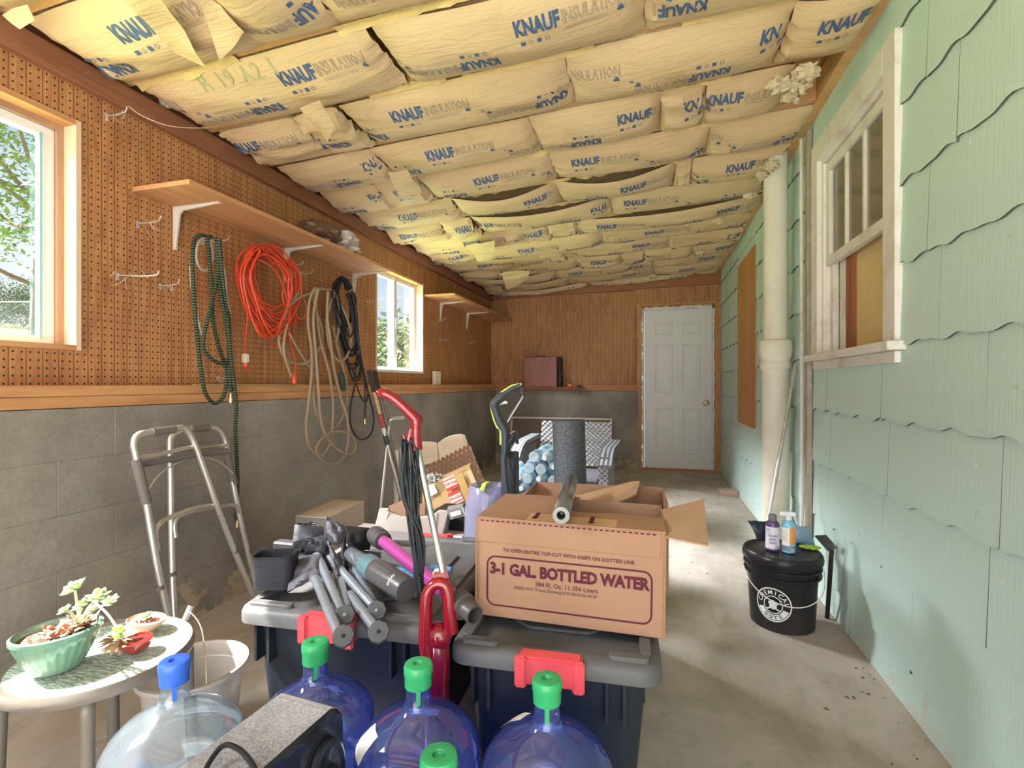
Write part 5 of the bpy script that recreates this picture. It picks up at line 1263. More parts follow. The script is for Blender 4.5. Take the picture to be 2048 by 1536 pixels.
# black fan standing between the jugs
FB = mat('fan_black_gloss', (.020, .022, .030), .16, var=.2, scale=6, coat=.4, bmp=0)
def dusty():
    m, nt, b = newmat('dusty_fan_top'); v = coords(nt, (1, 1, 1), True)
    n1 = noise_(nt, v, 260, 3, .7); n2 = noise_(nt, v, 9, 4)
    f = math_(nt, 'ADD', ramp(nt, n1, [(.42, .0), (.6, .5)]), ramp(nt, n2, [(.3, .0), (.6, .5)]))
    nt.links.new(mixc(nt, f, (.14, .14, .15), (.46, .45, .47)), b.inputs['Base Color']); b.inputs['Roughness'].default_value = .85
    bump(nt, b, n1, .4, .003); return m
DUST = dusty()
e0, e1, e2, e3 = [at(*q, Z=.485) for q in ((690, 1398), (512, 1536), (592, 1362), (382, 1536))]
fy = ((e1 - e0).normalized() + (e3 - e2).normalized()).normalized(); fx = Vector((0, 0, 1)).cross(fy).normalized()
if fx.dot(e0 - e2) < 0: fx = -fx
wF = (e0 - e2).dot(fx); Mf = Matrix(((fx.x, fy.x, 0, 0), (fx.y, fy.y, 0, 0), (0, 0, 1, 0), (0, 0, 0, 1)))
Mf = Matrix.Translation((e0.x, e0.y, 0)) @ Mf   # x: 0 is the grille side, negative into the body; y: towards the camera
t = thing('blower_fan', 'black blower fan with dusty top and round side grille between the jugs', 'fan', (e0.x, e0.y, 0))
LF = .36; HF = .485
def fprof(i, k=6):
    out = [(i, .0 + i)]
    out = []
    for cx, cy, r, a0, a1 in ((LF - .04, .04, .04 - i, -90, 0), (LF - .05, HF - .05, .05 - i, 0, 90), (.045, HF - .045, .045 - i, 90, 180), (.03, .03, .03 - i, 180, 270)):
        for j in range(k + 1):
            a = radians(a0 + (a1 - a0) * j / k); out.append((cx + r * cos(a), cy + r * sin(a)))
    return out
Mside = Mf @ Matrix(((0, 0, 1, 0), (1, 0, 0, 0), (0, 1, 0, 0), (0, 0, 0, 1)))   # prism axes: (y, z) outline, x extrude
n_ = len(fprof(0)); vs = [(x, y, -wF) for x, y in fprof(.004)] + [(x, y, -wF + .004) for x, y in fprof(0)] + [(x, y, -.006) for x, y in fprof(0)] + [(x, y, 0) for x, y in fprof(.006)] + [(x, y, -.004) for x, y in fprof(.018)]
fs = [(i * n_ + j, i * n_ + (j + 1) % n_, (i + 1) * n_ + (j + 1) % n_, (i + 1) * n_ + j) for i in range(4) for j in range(n_)] + [tuple(range(n_ - 1, -1, -1)), tuple(4 * n_ + j for j in range(n_))]
MB().add(vs, fs, Mside).build('fan_body', FB, t)
MB(Mf).grid(lambda s, v: (-wF + .004 + (wF - .010) * s, .030 + (LF - .07) * v, HF + .0008), 4, 24, th=.0006).grid(lambda s, v: (-wF + .004 + (wF - .010) * s, .045 - .0455 * sin(pi / 2 * v * .75), HF - .045 + .0458 * cos(pi / 2 * v * .75)), 4, 8, th=.0006).build('dust_layer', DUST, t)
gc = (.165, .20); 
MB().lathe([(.150, .0), (.150, .001), (.001, .001)], 48, Mf @ Matrix.Translation((.0005, gc[0], gc[1])) @ Matrix.Rotation(pi / 2, 4, 'Y'), cap1=False).build('intake_well', mat('fan_inside', (.012, .010, .010), .8), t)
RG = mat('fan_grille', (.12, .12, .13), .2, coat=.3)
for k in range(9):
    r = .026 + k * .0155; ring = [Mf @ Vector((.006 + .004 * sin(k), gc[0] + r * cos(a), gc[1] + r * sin(a))) for a in [2 * pi * i / 48 for i in range(48)]]
    MB().tube(ring, .0022, 6, closed=True).build('grille_ring', RG, t)
for k in range(8):
    a = pi * k / 4 + .2; MB().tube([Mf @ Vector((.004, gc[0] + .02 * cos(a), gc[1] + .02 * sin(a))), Mf @ Vector((.005, gc[0] + .150 * cos(a), gc[1] + .150 * sin(a)))], .0026, 6).build('grille_spoke', RG, t)
Mk = Mf @ Matrix.Translation((.002, .058, .375)) @ Matrix.Rotation(pi / 2, 4, 'Y')
kp = MB().lathe([(.047, 0), (.047, .010), (.042, .013), (.036, .008), (.001, .008)], 40, Mk, cap1=False, sx=1.5, sy=.95).build('control_housing', FB, t)
MB().lathe([(.022, .006), (.024, .012), (.021, .026), (.016, .029), (.001, .029)], 28, Mk, cap1=False).build('control_dial', mat('dial_gloss', (.015, .015, .02), .05, coat=1, bmp=0), kp)
MB(Mf).slab([(.001, .155, HF - .035), (.001, .215, HF - .030), (.001, .225, HF - .055), (.001, .165, HF - .062)], -.001).build('warning_label', mat('orange_label', (.80, .30, .06), .4), t)
cord = [at(400, 1560, d=.76), at(425, 1515, d=.80), at(450, 1490, d=.82), at(480, 1500, d=.80), at(505, 1530, d=.77), at(520, 1570, d=.75)]
for c_ in cord: c_.z = max(c_.z, HF + .006) if c_.z > .4 else c_.z
MB().tube(catmull(cord, 6), .0042, 8).build('power_cord', BLK, t)

# ================================================================== CLUTTER ON AND BEHIND THE LEFT TOTE
cB = crop(450, 960, 3.491); cV = crop(560, 720, 5.12); cG = crop(950, 740, 5.69); cD = crop(700, 960, 6.4); cL = crop(820, 850, 9.6)
def on_z(cr, u, v, z): a, b = cr(u, v); return at(a, b, Z=z)
def dp(cr, u, v, d): a, b = cr(u, v); return at(a, b, d=d)
# folded camp chair
STEEL = mat('grey_painted_steel', (.30, .33, .37), .3, metal=.5, var=.06); CLOTH = mat('charcoal_polyester', (.028, .027, .034), .55, var=.3, scale=25, bmp=.25); CLO2 = mat('grey_polyester', (.10, .095, .115), .55, var=.2, scale=25, bmp=.25)
MESHB = mat('black_mesh', (.02, .02, .022), .8, scale=60, var=.5, bmp=.8); FOOT = mat('grey_plastic_foot', (.09, .09, .095), .45)
t = thing('camp_chair', 'folded camp chair with charcoal fabric and grey steel legs lying on the left tote', 'camping chair', (-.75, 1.4, .48))
def dz(v):  # depth of a thing lying on the lid as the crop row goes down
    return 1.62 - (v - 500) / 600 * .38
legs = [((655, 455), (1055, 905), .03), ((640, 510), (820, 935), .0), ((630, 690), (795, 1075), -.02), ((800, 670), (850, 900), .02), ((870, 800), (1060, 1045), .0), ((850, 540), (1035, 860), .05)]
for (a, b, o) in legs:
    MB().tube([dp(cB, a[0], a[1], dz(a[1]) - .03 + o), dp(cB, b[0], b[1], dz(b[1]) - .05 + o * .5)], .0125, 12).build('leg', STEEL, t)
for (u, v, o) in ((835, 945, 0), (825, 1092, 0), (1057, 915, 0), (1072, 1062, 0)):
    c = dp(cB, u, v, dz(v) - .055); dirx = (Vector((0, 0, EYE)) - c).normalized(); dirx = (dirx + Vector((0, 0, .2))).normalized(); q = dirx.to_track_quat('Z', 'Y').to_matrix().to_4x4()
    f = MB().prism(disc_poly(.026, 8), -.014, .010, Matrix.Translation(c) @ q).build('chair_foot', FOOT, t, bevel=.002)
    MB().lathe([(.005, .0101), (.004, .013), (.001, .013)], 12, Matrix.Translation(c) @ q, cap1=False).build('rivet', STEEL if v < 1000 else BLK, f)
c = dp(cB, 620, 480, 1.60); MB().blob(c, (.035, .03, .025), 14, 9, .5, 3, 2).build('hinge_bracket', BLK, t)
def patch(name, m, c4_, d4, nu=12, nv=12, amp=.02, th=.003, seed=0, bulge=0.0, cr=cB):
    P = [dp(cr, p[0], p[1], d) for p, d in zip(c4_, d4)]
    vd = (Vector((0, 0, EYE)) - P[0]).normalized()
    def f(s, v):
        p = (P[0] * (1 - s) + P[1] * s) * (1 - v) + (P[3] * (1 - s) + P[2] * s) * v
        return p + vd * (bulge * sin(pi * s) * sin(pi * v) + amp * noise.noise(Vector((s * 3 + seed, v * 4, seed))))
    return MB().grid(f, nu, nv, th=th).build(name, m, t)
patch('fabric_panel', CLO2, [(470, 545), (660, 520), (650, 680), (440, 780)], [1.58, 1.55, 1.46, 1.44], bulge=.03, seed=1)
patch('fabric_panel', CLO2, [(705, 258), (835, 325), (840, 480), (720, 430)], [1.66, 1.66, 1.60, 1.58], bulge=.02, seed=2)
patch('fabric_panel', CLO2, [(715, 420), (760, 500), (820, 610), (775, 760)], [1.58, 1.57, 1.52, 1.44], bulge=.02, seed=3)
patch('fabric_panel', CLOTH, [(830, 330), (850, 480), (860, 700), (790, 820)], [1.66, 1.60, 1.52, 1.42], bulge=.02, seed=4)
patch('fabric_panel', CLOTH, [(560, 420), (720, 380), (760, 640), (640, 600)], [1.64, 1.62, 1.56, 1.55], bulge=.03, seed=5)
patch('fabric_panel', CLO2, [(860, 570), (900, 660), (900, 720), (860, 660)], [1.56, 1.50, 1.46, 1.52], seed=15)
patch('storage_pouch', CLOTH, [(490, 315), (690, 330), (690, 440), (475, 450)], [1.72, 1.70, 1.64, 1.66], bulge=.03, amp=.01, seed=6)
patch('mesh_pocket', MESHB, [(480, 430), (580, 430), (560, 520), (470, 505)], [1.64, 1.62, 1.58, 1.60], seed=7, bulge=.02)
patch('mesh_pocket', MESHB, [(845, 325), (1020, 340), (1010, 490), (860, 480)], [1.72, 1.74, 1.66, 1.64], seed=8, bulge=.05)
patch('mesh_pocket', CLOTH, [(880, 490), (1090, 510), (1080, 570), (900, 560)], [1.62, 1.66, 1.58, 1.56], seed=12, bulge=.01)
c = dp(cB, 355, 620, 1.50)
Mc = frame(c, radians(18)); m = MB(Mc)
pr = rrect(-.058, -.040, .058, .040, .02, 4); pr2 = rrect(-.054, -.036, .054, .036, .018, 4)
loft(m, [[(x * .92, y * .92, -.05) for x, y in pr], [(x, y, .0) for x, y in pr], [(x, y, .045) for x, y in pr], [(x, y, .045) for x, y in pr2], [(x, y, -.042) for x, y in pr2]]); m.build('cup_holder', CLOTH, t)
m = MB(Mc); m.tube([(x, y, .046) for x, y in pr], .0022, 6, closed=True); m.build('edge_piping', BLK, t)
c = dp(cB, 430, 475, 1.66); MB().box((c.x - .05, c.y - .01, c.z - .025), (c.x + .04, c.y + .03, c.z + .02)).build('storage_pouch', CLOTH, t, bevel=.006)
# shaker tube
a, b = dp(cB, 880, 520, 1.56), dp(cB, 1270, 770, 1.33); ax = b - a; Ls = ax.length; Ms = Matrix.Translation(a) @ ax.to_track_quat('Z', 'Y').to_matrix().to_4x4()
t = thing('drink_shaker', 'clear and smoky grey plastic drinking shaker lying beside the camp chair', 'drink bottle', a)
SMOKE = mat('smoky_grey_plastic', (.075, .068, .07), .3, var=.15); CLP = clear('clear_plastic', (.72, .80, .86), .1, .2, (.45, .5, .55))
MB(Ms).lathe([(.001, -.01), (.020, -.008), (.024, 0), (.024, Ls * .30), (.030, Ls * .32)], 28, cap0=False, cap1=False).build('clear_cap', CLP, t)
MB(Ms).lathe([(.030, Ls * .30), (.034, Ls * .33), (.034, Ls * .48)], 32, cap0=False, cap1=False).build('teal_band', mat('teal_plastic', (.09, .17, .19), .3), t)
MB(Ms).lathe([(.0335, Ls * .47), (.034, Ls * .50), (.034, Ls * .97), (.031, Ls), (.001, Ls)], 32, cap0=True, cap1=False).build('shaker_body', SMOKE, t)
m = MB()
vs, fs = text('ooo', .020, bold=.0005)
dcam = (Ms.inverted() @ Vector((0, 0, EYE))); az = atan2(dcam.y, dcam.x)
m.add([Ms @ Vector(((.0345) * cos(az + x / .034), .0345 * sin(az + x / .034), Ls * .86 - y)) for x, y, z in vs], fs)
for k in range(7): m.add([Ms @ Vector((.0344 * cos(az + u), .0344 * sin(az + u), Ls * (.55 + .035 * k) + w_)) for u, w_ in ((-.45, 0), (.1, 0), (.1, .0012), (-.45, .0012))], [(0, 1, 2, 3)])
m.build('printed_marks', mat('pale_marks', (.55, .5, .45), .5), t, smooth=False)
# blue cloth
t = None
m = MB(); c = dp(cB, 1190, 640, 1.47)
m.grid(lambda s, v: on_z(cB, 1060 + 330 * s + 50 * v * (1 - s), 560 + 90 * s * (1 - v) + 215 * v - 60 * s * v, .485 + .028 * abs(noise.noise(Vector((s * 4, v * 4, 3)))) + .018 * sin(pi * s) * sin(pi * v)), 26, 20, th=.003)
tag(m.build('blue_cloth', mat('light_blue_towel', (.16, .33, .58), .9, var=.15, scale=40, bmp=.5)), 'crumpled light blue cloth under the shaker on the left tote', 'cloth')
a, b = on_z(cB, 1395, 620, .50), on_z(cB, 1580, 640, .50)
tag(MB().tube([a, (a + b) / 2, b], [.014, .016, .015], 14).build('rolled_cloth', MATS['light_blue_towel']), 'rolled light blue cloth on the left tote beside the red vacuum', 'cloth')
# magenta wand
MAG = mat('magenta_tube', (.50, .09, .36), .2, metal=.35, var=.05, coat=.4); WG = mat('wand_grey', (.09, .08, .08), .35, metal=.2)
a, b = dp(cB, 1035, 370, 1.66), dp(cB, 1745, 945, 1.20); ax = b - a; Lw = ax.length; Mw = Matrix.Translation(a) @ ax.to_track_quat('Z', 'Y').to_matrix().to_4x4()
t = thing('vacuum_wand', 'shiny magenta vacuum extension tube with grey ends lying across the left tote', 'vacuum wand', a)
MB(Mw).lathe([(.0195, .07), (.0195, Lw - .07)], 28).build('magenta_tube', MAG, t)
MB(Mw).lathe([(.012, 0), (.024, .002), (.030, .02), (.031, .055), (.027, .060), (.029, .066), (.029, .078), (.0197, .08)], 28).build('end_collar', WG, t)
MB(Mw).lathe([(.0197, Lw - .085), (.031, Lw - .08), (.033, Lw - .045), (.027, Lw - .042), (.0235, Lw - .03), (.0235, Lw), (.0195, Lw), (.0195, Lw - .05), (.001, Lw - .05)], 28, cap0=False, cap1=False).build('end_collar', WG, t)
MB(Mw).box((-.009, -.036, Lw - .09), (.009, -.026, Lw - .05)).build('release_button', BLK, t, bevel=.002)

# red upright vacuum standing between the totes
RED = mat('red_metallic', (.24, .004, .012), .18, var=.08, coat=.8, bmp=0); RED2 = mat('red_clear_plastic', (.22, .004, .018), .12, var=.15, coat=.8, bmp=0); CHR = mat('chrome', (.80, .80, .82), .10, metal=1, var=.03, bmp=0)
t = thing('stick_vacuum', 'glossy red upright vacuum with chrome pole and hanging cord between the two totes', 'vacuum cleaner', (-.52, 1.2, 0))
DV = 1.30
hp = [(1025, 335), (1075, 345), (1140, 375), (1220, 435), (1300, 510), (1365, 575), (1400, 630), (1398, 720), (1398, 800), (1402, 915)]
rr = [.014, .0175, .016, .0155, .0165, .019, .021, .0165, .0165, .0185]
P = [dp(cV, u, v, DV) for u, v in hp]; PP = catmull(P, 4); RR = [rr[min(i // 4, 9)] * (1 - (i % 4) / 4) + rr[min(i // 4 + 1, 9)] * ((i % 4) / 4) for i in range(len(PP))]
MB().tube(PP, RR, 16, flat=.8, up=(0.3, -1, 0)).blob(PP[0], .0115, 14, 8).build('handle', RED, t)
tg = MB().tube([dp(cV, 1345, 700, DV - .012), dp(cV, 1320, 860, DV - .005)], [.006, .010], 10).build('handle_trigger', RED, t)
for (u, v) in ((1032, 342), (1368, 625), (1402, 890)):
    q = dp(cV, u, v, DV - .0135); MB().blob(q, .0028, 8, 6).build('screw_hole', BLK, t)
MB().tube([dp(cV, 1265, 770, DV), dp(cV, 1275, 800, DV), dp(cV, 1340, 850, DV)], .005, 8).build('cord_hook', RED, t)
MB().tube([dp(cV, 1405, 900, DV), at(887, 1150, d=1.235)], .0085, 16).build('chrome_pole', CHR, t)
def vp(u, v, o=0): return dp(cB, u, v, 1.225 + o)
MB().slab([vp(1440, 650), vp(1545, 630), vp(1565, 700), vp(1560, 760), vp(1445, 745)], .030).build('neck_socket', RED, t, bevel=.005, seg=2)
MB().tube(catmull([vp(1440, 1330), vp(1400, 1150), vp(1402, 980), vp(1405, 860), vp(1420, 780), vp(1470, 725), vp(1535, 735), vp(1560, 820), vp(1570, 940), vp(1580, 1060)], 5), [.014 + .004 * abs(i - 22) / 23 for i in range(46)], 14, flat=1.1).build('carry_handle', RED, t)
lp = [vp(1480, 1060), vp(1550, 1080), vp(1570, 1180), vp(1560, 1320)]
bodyc = [vp(1480, 1060, .015), vp(1480, 1150, .015), vp(1480, 1260, .015), vp(1480, 1420, .02)]
MB().tube(bodyc, [.020, .031, .033, .030], 20).build('dust_cup', RED2, t)
MB().blob(vp(1490, 1090, .012), (.034, .03, .035), 18, 12).build('yoke', RED, t)
b0 = bodyc[-1]; MB().tube([b0, Vector((b0.x, b0.y + .01, .10))], [.030, .036], 18).build('lower_body', RED2, t)
MB().box((b0.x - .045, b0.y - .03, .004), (b0.x + .045, b0.y + .08, .085)).build('floor_head', RED, t, bevel=.02, seg=3)
BCORD = mat('black_grey_cord', (.018, .022, .027), .35, var=.3)
rc = random.Random(12)
for k in range(20):
    u0 = rc.uniform(1250, 1310) if k < 10 else rc.uniform(1340, 1420); X0 = 832 + rc.uniform(-12, 16)
    P = [dp(cV, u0 if k < 10 else 1330, 790 + rc.uniform(0, 60), DV - .01 + rc.uniform(-.012, .012)), dp(cV, u0, 960, DV - .012 + rc.uniform(-.012, .012)),
         at(821 + (k - 9.5) * 1.8, 990, d=DV - .02 + rc.uniform(-.01, .01)), at(X0, 1080, d=DV - .02 + rc.uniform(-.01, .01)), at(838 + rc.uniform(-8, 10), 1192 + rc.uniform(-14, 6), d=DV - .02)]
    MB().tube(catmull(P, 5), .0032, 7).build('power_cord', BCORD, t)
MB().tube([at(838 + k * .3, 1150 + k * 3, d=DV - .034) for k in range(13)], [.0045, .0030] * 6 + [.0045], 8).build('strain_relief', BLK, t)

# green and black upright vacuum
GRN = mat('lime_trim', (.52, .72, .10), .4, var=.05); VBK = mat('vacuum_charcoal', (.050, .056, .066), .35, var=.15)
t = thing('upright_vacuum', 'black upright vacuum with lime green trim and a looped handle behind the water box', 'vacuum cleaner', (-.58, 1.95, 0))
DG = 2.0
def gpnt(u, v, o=0): return dp(cG, u, v, DG + o)
spine = [gpnt(*q) for q in ((515, 175), (420, 215), (320, 285), (235, 360), (215, 400), (240, 480), (270, 570), (310, 640), (335, 680), (345, 760), (345, 860), (345, 960))]
MB().tube(catmull(spine, 4), [.015] * 8 + [.021] * 10 + [.022] * 27, 14, flat=.8, up=(0.3, -1, 0)).build('handle', VBK, t)
trim = [(530, 165), (500, 160), (420, 180), (320, 240), (225, 325), (180, 385), (185, 440), (215, 560), (250, 650), (290, 680), (293, 850)]
MB().tube([gpnt(u, v, -.006) for u, v in trim], .0042, 8).build('green_trim', GRN, t)
MB().tube([gpnt(520, 180), gpnt(545, 290), gpnt(540, 310), gpnt(365, 580)], .008, 10).build('handle_brace', VBK, t)
MB().tube([gpnt(548, 300, -.008), gpnt(370, 592, -.008)], .003, 6).build('brace_edge', mat('pink_grey_edge', (.45, .36, .35), .4), t)
MB().slab([gpnt(275, 400, -.01), gpnt(340, 345, -.01), gpnt(378, 365, -.01), gpnt(365, 385, -.01)], .008).build('trigger', mat('silver_trigger', (.55, .55, .55), .3), t, bevel=.002)
MB().box(tuple(gpnt(290, 960, .02) + Vector((0, 0, -.42))), tuple(gpnt(470, 940, .02) + Vector((0, .05, 0)))).build('vacuum_spine', VBK, t, bevel=.006)
MB().tube([gpnt(460, 690), gpnt(480, 720), gpnt(478, 840)], .007, 8).build('cord_hook', VBK, t)
MB().tube([gpnt(400, 730), gpnt(440, 700), gpnt(470, 700)], .0045, 8).build('cord_hook', mat('copper_pin', (.45, .25, .15), .3, metal=.6), t)
rc = random.Random(5)
for k in range(11):
    w = rc.uniform(-40, 40); P = [gpnt(430 + w * .4, 730, -.02 - .003 * k), gpnt(375 + abs(w) * .7, 840, -.02 - .003 * k), gpnt(365 + w * .5, 1000, -.025), gpnt(400 + w, 1250, -.03), gpnt(430 + w, 1480, -.03)]
    MB().tube(catmull(P, 5), .0045, 7).build('power_cord', BCORD, t)
g0 = gpnt(380, 1300); MB().box((g0.x - .14, g0.y - .05, .004), (g0.x + .14, g0.y + .16, .09)).build('floor_head', VBK, t, bevel=.02, seg=3)
MB().box((g0.x - .05, g0.y + .02, .08), (g0.x + .06, g0.y + .10, .50)).build('lower_body', VBK, t, bevel=.015, seg=2)

# clear plastic canister with lime clip
q = dp(cD, 1760, 500, 2.15); top = dp(cD, 1790, 60, 2.15)
t = thing('plastic_canister', 'tall cloudy lilac plastic canister with a lime clip left of the black vacuum', 'container', (q.x, q.y, 0))
LIL = clear('lilac_plastic', (.66, .66, .84), .1, .42, (.48, .46, .66))
MB().lathe([(.001, .02), (.125, .002), (.120, .15), (.105, top.z - .10), (.085, top.z - .01), (.078, top.z), (.074, top.z)], 12, frame((q.x, q.y, 0), .2), cap0=False, cap1=False, sx=.95).build('canister_body', LIL, t)
MB().slab([dp(cD, 1665, 110, 2.05), dp(cD, 1725, 120, 2.05), dp(cD, 1745, 50, 2.08), dp(cD, 1800, 18, 2.12), dp(cD, 1740, 15, 2.12), dp(cD, 1690, 40, 2.08)], .012).build('lime_clip', GRN, t, bevel=.002)

# desktop computer case
c0, c1, c2 = (-1.755, 2.17), (-1.585, 2.185), (-1.63, 2.52)
t = thing('computer_case', 'old beige computer tower with a fan grille on its back against the block wall', 'computer case', (-1.7, 2.3, 0))
BGE = mat('beige_painted_steel', (.50, .40, .30), .5, var=.06, dirt=(.3, .22, .14), dirt_amt=.35); zt = .425
Mpc = frame((-1.755, 2.17, 0), radians(4)); wp_, lp_ = .185, .38
MB(Mpc).box((0, .004, .012), (wp_, lp_, zt)).build('case_body', BGE, t, bevel=.003)
MB(Mpc).box((.004, 0, .015), (wp_ - .004, .005, zt - .004)).build('rear_plate', mat('steel_rear', (.30, .29, .28), .4, metal=.5), t, smooth=False)
Mr_ = Mpc @ Matrix.Translation((.105, -.001, zt - .06)) @ Matrix.Rotation(pi / 2, 4, 'X')
for k in range(4):
    r = .010 + k * .009; MB(Mr_).tube([(r * cos(a), r * sin(a), .002) for a in [2 * pi * i / 28 for i in range(28)]], .0013, 5, closed=True).build('fan_grille_ring', ALU, t)
MB(Mr_).lathe([(.040, .0005), (.001, .0006)], 28, cap0=False, cap1=False).build('fan_opening', BLK, t)
for x in (.02, .05): MB(Mpc).box((x, -.003, zt - .055), (x + .022, .001, zt - .035)).build('power_socket', BLK, t, smooth=False)
# white panel with a curved cut-out, standing behind the tote
t = thing('plastic_housing', 'off-white plastic housing with a curved cut-away side behind the left tote', 'plastic housing', (-1.1, 2.05, 0))
OFFW = mat('offwhite_plastic', (.47, .41, .37), .4, var=.04); DW_ = 2.16
curve = [(490, 400), (560, 435), (650, 468), (740, 480), (880, 480), (1000, 462), (1060, 448), (1115, 405)]
MB().slab([dp(cD, 310, 620, DW_)] + [dp(cD, 375, 365, DW_), dp(cD, 495, 370, DW_)] + [dp(cD, u, v, DW_) for u, v in curve] + [dp(cD, 1135, 390, DW_), dp(cD, 1255, 400, DW_), dp(cD, 1170, 740, DW_), dp(cD, 960, 760, DW_ - .02), dp(cD, 560, 700, DW_ - .01)][::1], .03).build('housing_front', OFFW, t, smooth=False, bevel=.003)
MB().slab([dp(cD, 1255, 400, DW_), dp(cD, 1292, 455, DW_ + .1), dp(cD, 1250, 730, DW_ + .1), dp(cD, 1172, 740, DW_)], .01).build('housing_side', mat('grey_white_side', (.50, .48, .45), .4), t, smooth=False)
MB().tube([dp(cD, 500, 400, DW_ - .003), dp(cD, 430, 660, DW_ - .003)], .0015, 5).tube([dp(cD, 1115, 415, DW_ - .003), dp(cD, 1080, 700, DW_ - .003)], .0015, 5).build('panel_seam', mat('seam_shadow', (.25, .22, .20), .8), t)['kind'] = 'stuff'
hb = dp(cD, 760, 760, DW_ + .02); MB().box((hb.x - .30, hb.y + .03, .002), (hb.x + .24, hb.y + .12, hb.z + .02)).build('housing_base', OFFW, t, bevel=.01)
q = dp(cD, 330, 640, 1.98); q2 = dp(cD, 1240, 745, 1.98)
tag(MB().slab([dp(cD, 320, 630, 2.02), dp(cD, 760, 665, 1.96), dp(cD, 760, 770, 1.93), dp(cD, 300, 740, 1.97)], .02).build('grey_tray', mat('grey_brown_tray', (.20, .17, .17), .4), bevel=.003), 'low grey brown plastic tray edge in front of the off-white housing', 'tray')
# little gift of a box: small grey and white carton
t = thing('small_carton', 'small grey and white carton with a label lying right of the off-white housing', 'box', dp(cD, 1380, 450, 2.2))
pts = [dp(cD, 1235, 385, 2.15), dp(cD, 1435, 345, 2.15), dp(cD, 1475, 460, 2.15), dp(cD, 1285, 510, 2.15)]
MB().slab(pts, .07).build('carton_body', mat('grey_carton', (.22, .22, .21), .5), t, smooth=False)
MB().slab([dp(cD, 1436, 345, 2.149), dp(cD, 1530, 370, 2.19), dp(cD, 1545, 455, 2.19), dp(cD, 1476, 462, 2.149)], .05).build('white_end', mat('white_card', (.72, .70, .66), .6), t, smooth=False)
MB().slab([dp(cD, 1275, 420, 2.145), dp(cD, 1410, 385, 2.145), dp(cD, 1425, 440, 2.145), dp(cD, 1300, 475, 2.145)], .001).build('carton_label', STICK, t, smooth=False)
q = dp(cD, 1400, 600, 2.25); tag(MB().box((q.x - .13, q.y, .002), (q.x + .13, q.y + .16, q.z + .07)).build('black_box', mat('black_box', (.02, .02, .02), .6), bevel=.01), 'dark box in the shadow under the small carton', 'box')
# FRAGILE carton, tilted
t = thing('fragile_box', 'tilted tan cardboard box with red and white FRAGILE stickers behind the red vacuum', 'cardboard box', (-1.0, 2.3, .1))
DF = 2.40
def fp(u, v, o=0): return dp(cD, u, v, DF + o)
A0, A1, A2, A3 = fp(470, 420), fp(970, 120), fp(1590, -90, .02), fp(1745, 215, .02)   # base line to the right edge
pts = [dp(cL, 240, 1210, DF), dp(cL, 470, 1110, DF), dp(cL, 1150, 795, DF + .02), dp(cL, 1330, 1190, DF + .02), dp(cL, 1270, 1400, DF), dp(cL, 800, 1640, DF), dp(cL, 240, 1640, DF)]
CT2 = mat('tan_card_taped', (.47, .29, .13), .6, var=.08, scale=8)
MB().slab(pts, .22).build('box_body', CT2, t, smooth=False, bevel=.002)
MB().slab([fp(495, 335, -.03), fp(730, 235, -.03), fp(960, 320, -.03), fp(960, 480, -.03), fp(740, 480, -.03), fp(520, 400, -.03)], .006).build('box_flap', CARD, t, smooth=False)
exx = (dp(cL, 1150, 795, DF) - dp(cL, 470, 1110, DF)).normalized()
vdir = (Vector((0, 0, EYE)) - A1).normalized(); eyy = vdir.cross(exx).normalized()
def sticker(u, v, flip, nm):
    c = dp(cL, u, v, DF - .004); X_, Y_ = (exx, eyy) if not flip else (-exx, -eyy)
    def q4(x0, x1, y0, y1, l): return [c + X_ * x + Y_ * y + vdir * l for x, y in ((x0, y0), (x1, y0), (x1, y1), (x0, y1))]
    s_ = MB().slab(q4(-.030, .030, -.031, .031, 0), .0004).build('fragile_sticker', mat('sticker_cream', (.80, .68, .58), .5), t, smooth=False)
    REDI = mat('red_print', (.62, .04, .03), .5)
    MB().slab(q4(-.030, .030, .014, .031, .0004), .0004).slab(q4(-.030, .030, -.023, -.017, .0004), .0004).build('red_bands', REDI, s_, smooth=False)
    m = MB(); put_text(m, 'FRAGILE', c + Y_ * -.001 + vdir * .0004, X_, Y_, size=.019, bold=.0006, wx=.85, lift=.0004)
    put_text(m, 'HANDLE WITH CARE', c + Y_ * -.0275 + vdir * .0004, X_, Y_, size=.0058, bold=.0001, lift=.0004); m.build('sticker_lettering', REDI, s_, smooth=False)
sticker(780, 1120, True, 0); sticker(880, 1390, False, 1)
MB().slab([dp(cL, 850, 960, DF - .003), dp(cL, 990, 900, DF - .003), dp(cL, 1260, 1560, DF - .003), dp(cL, 1120, 1600, DF - .003)], .0005).build('packing_tape', mat('shiny_tape', (.55, .35, .12), .2), t, smooth=False)
MB().slab([dp(cL, 1080, 900, DF - .003), dp(cL, 1170, 860, DF - .003), dp(cL, 1300, 1160, DF - .003), dp(cL, 1220, 1200, DF - .003)], .0005).build('packing_tape', mat('pale_tape', (.62, .46, .26), .25), t, smooth=False)
MB().slab([dp(cL, 330, 1170, DF - .004), dp(cL, 460, 1130, DF - .004), dp(cL, 530, 1300, DF - .004), dp(cL, 400, 1370, DF - .004)], .0008).build('address_label', STICK, t, smooth=False)
q = dp(cL, 450, 1030, DF + .05); tag(MB().blob(q, (.045, .04, .022), 30, 16, .8, 5, 4).build('bubble_wrap', mat('crumpled_clear_film', (.62, .58, .56), .2, var=.3, scale=60, bmp=1.0)), 'crumpled clear plastic film on top of the fragile box', 'plastic film')

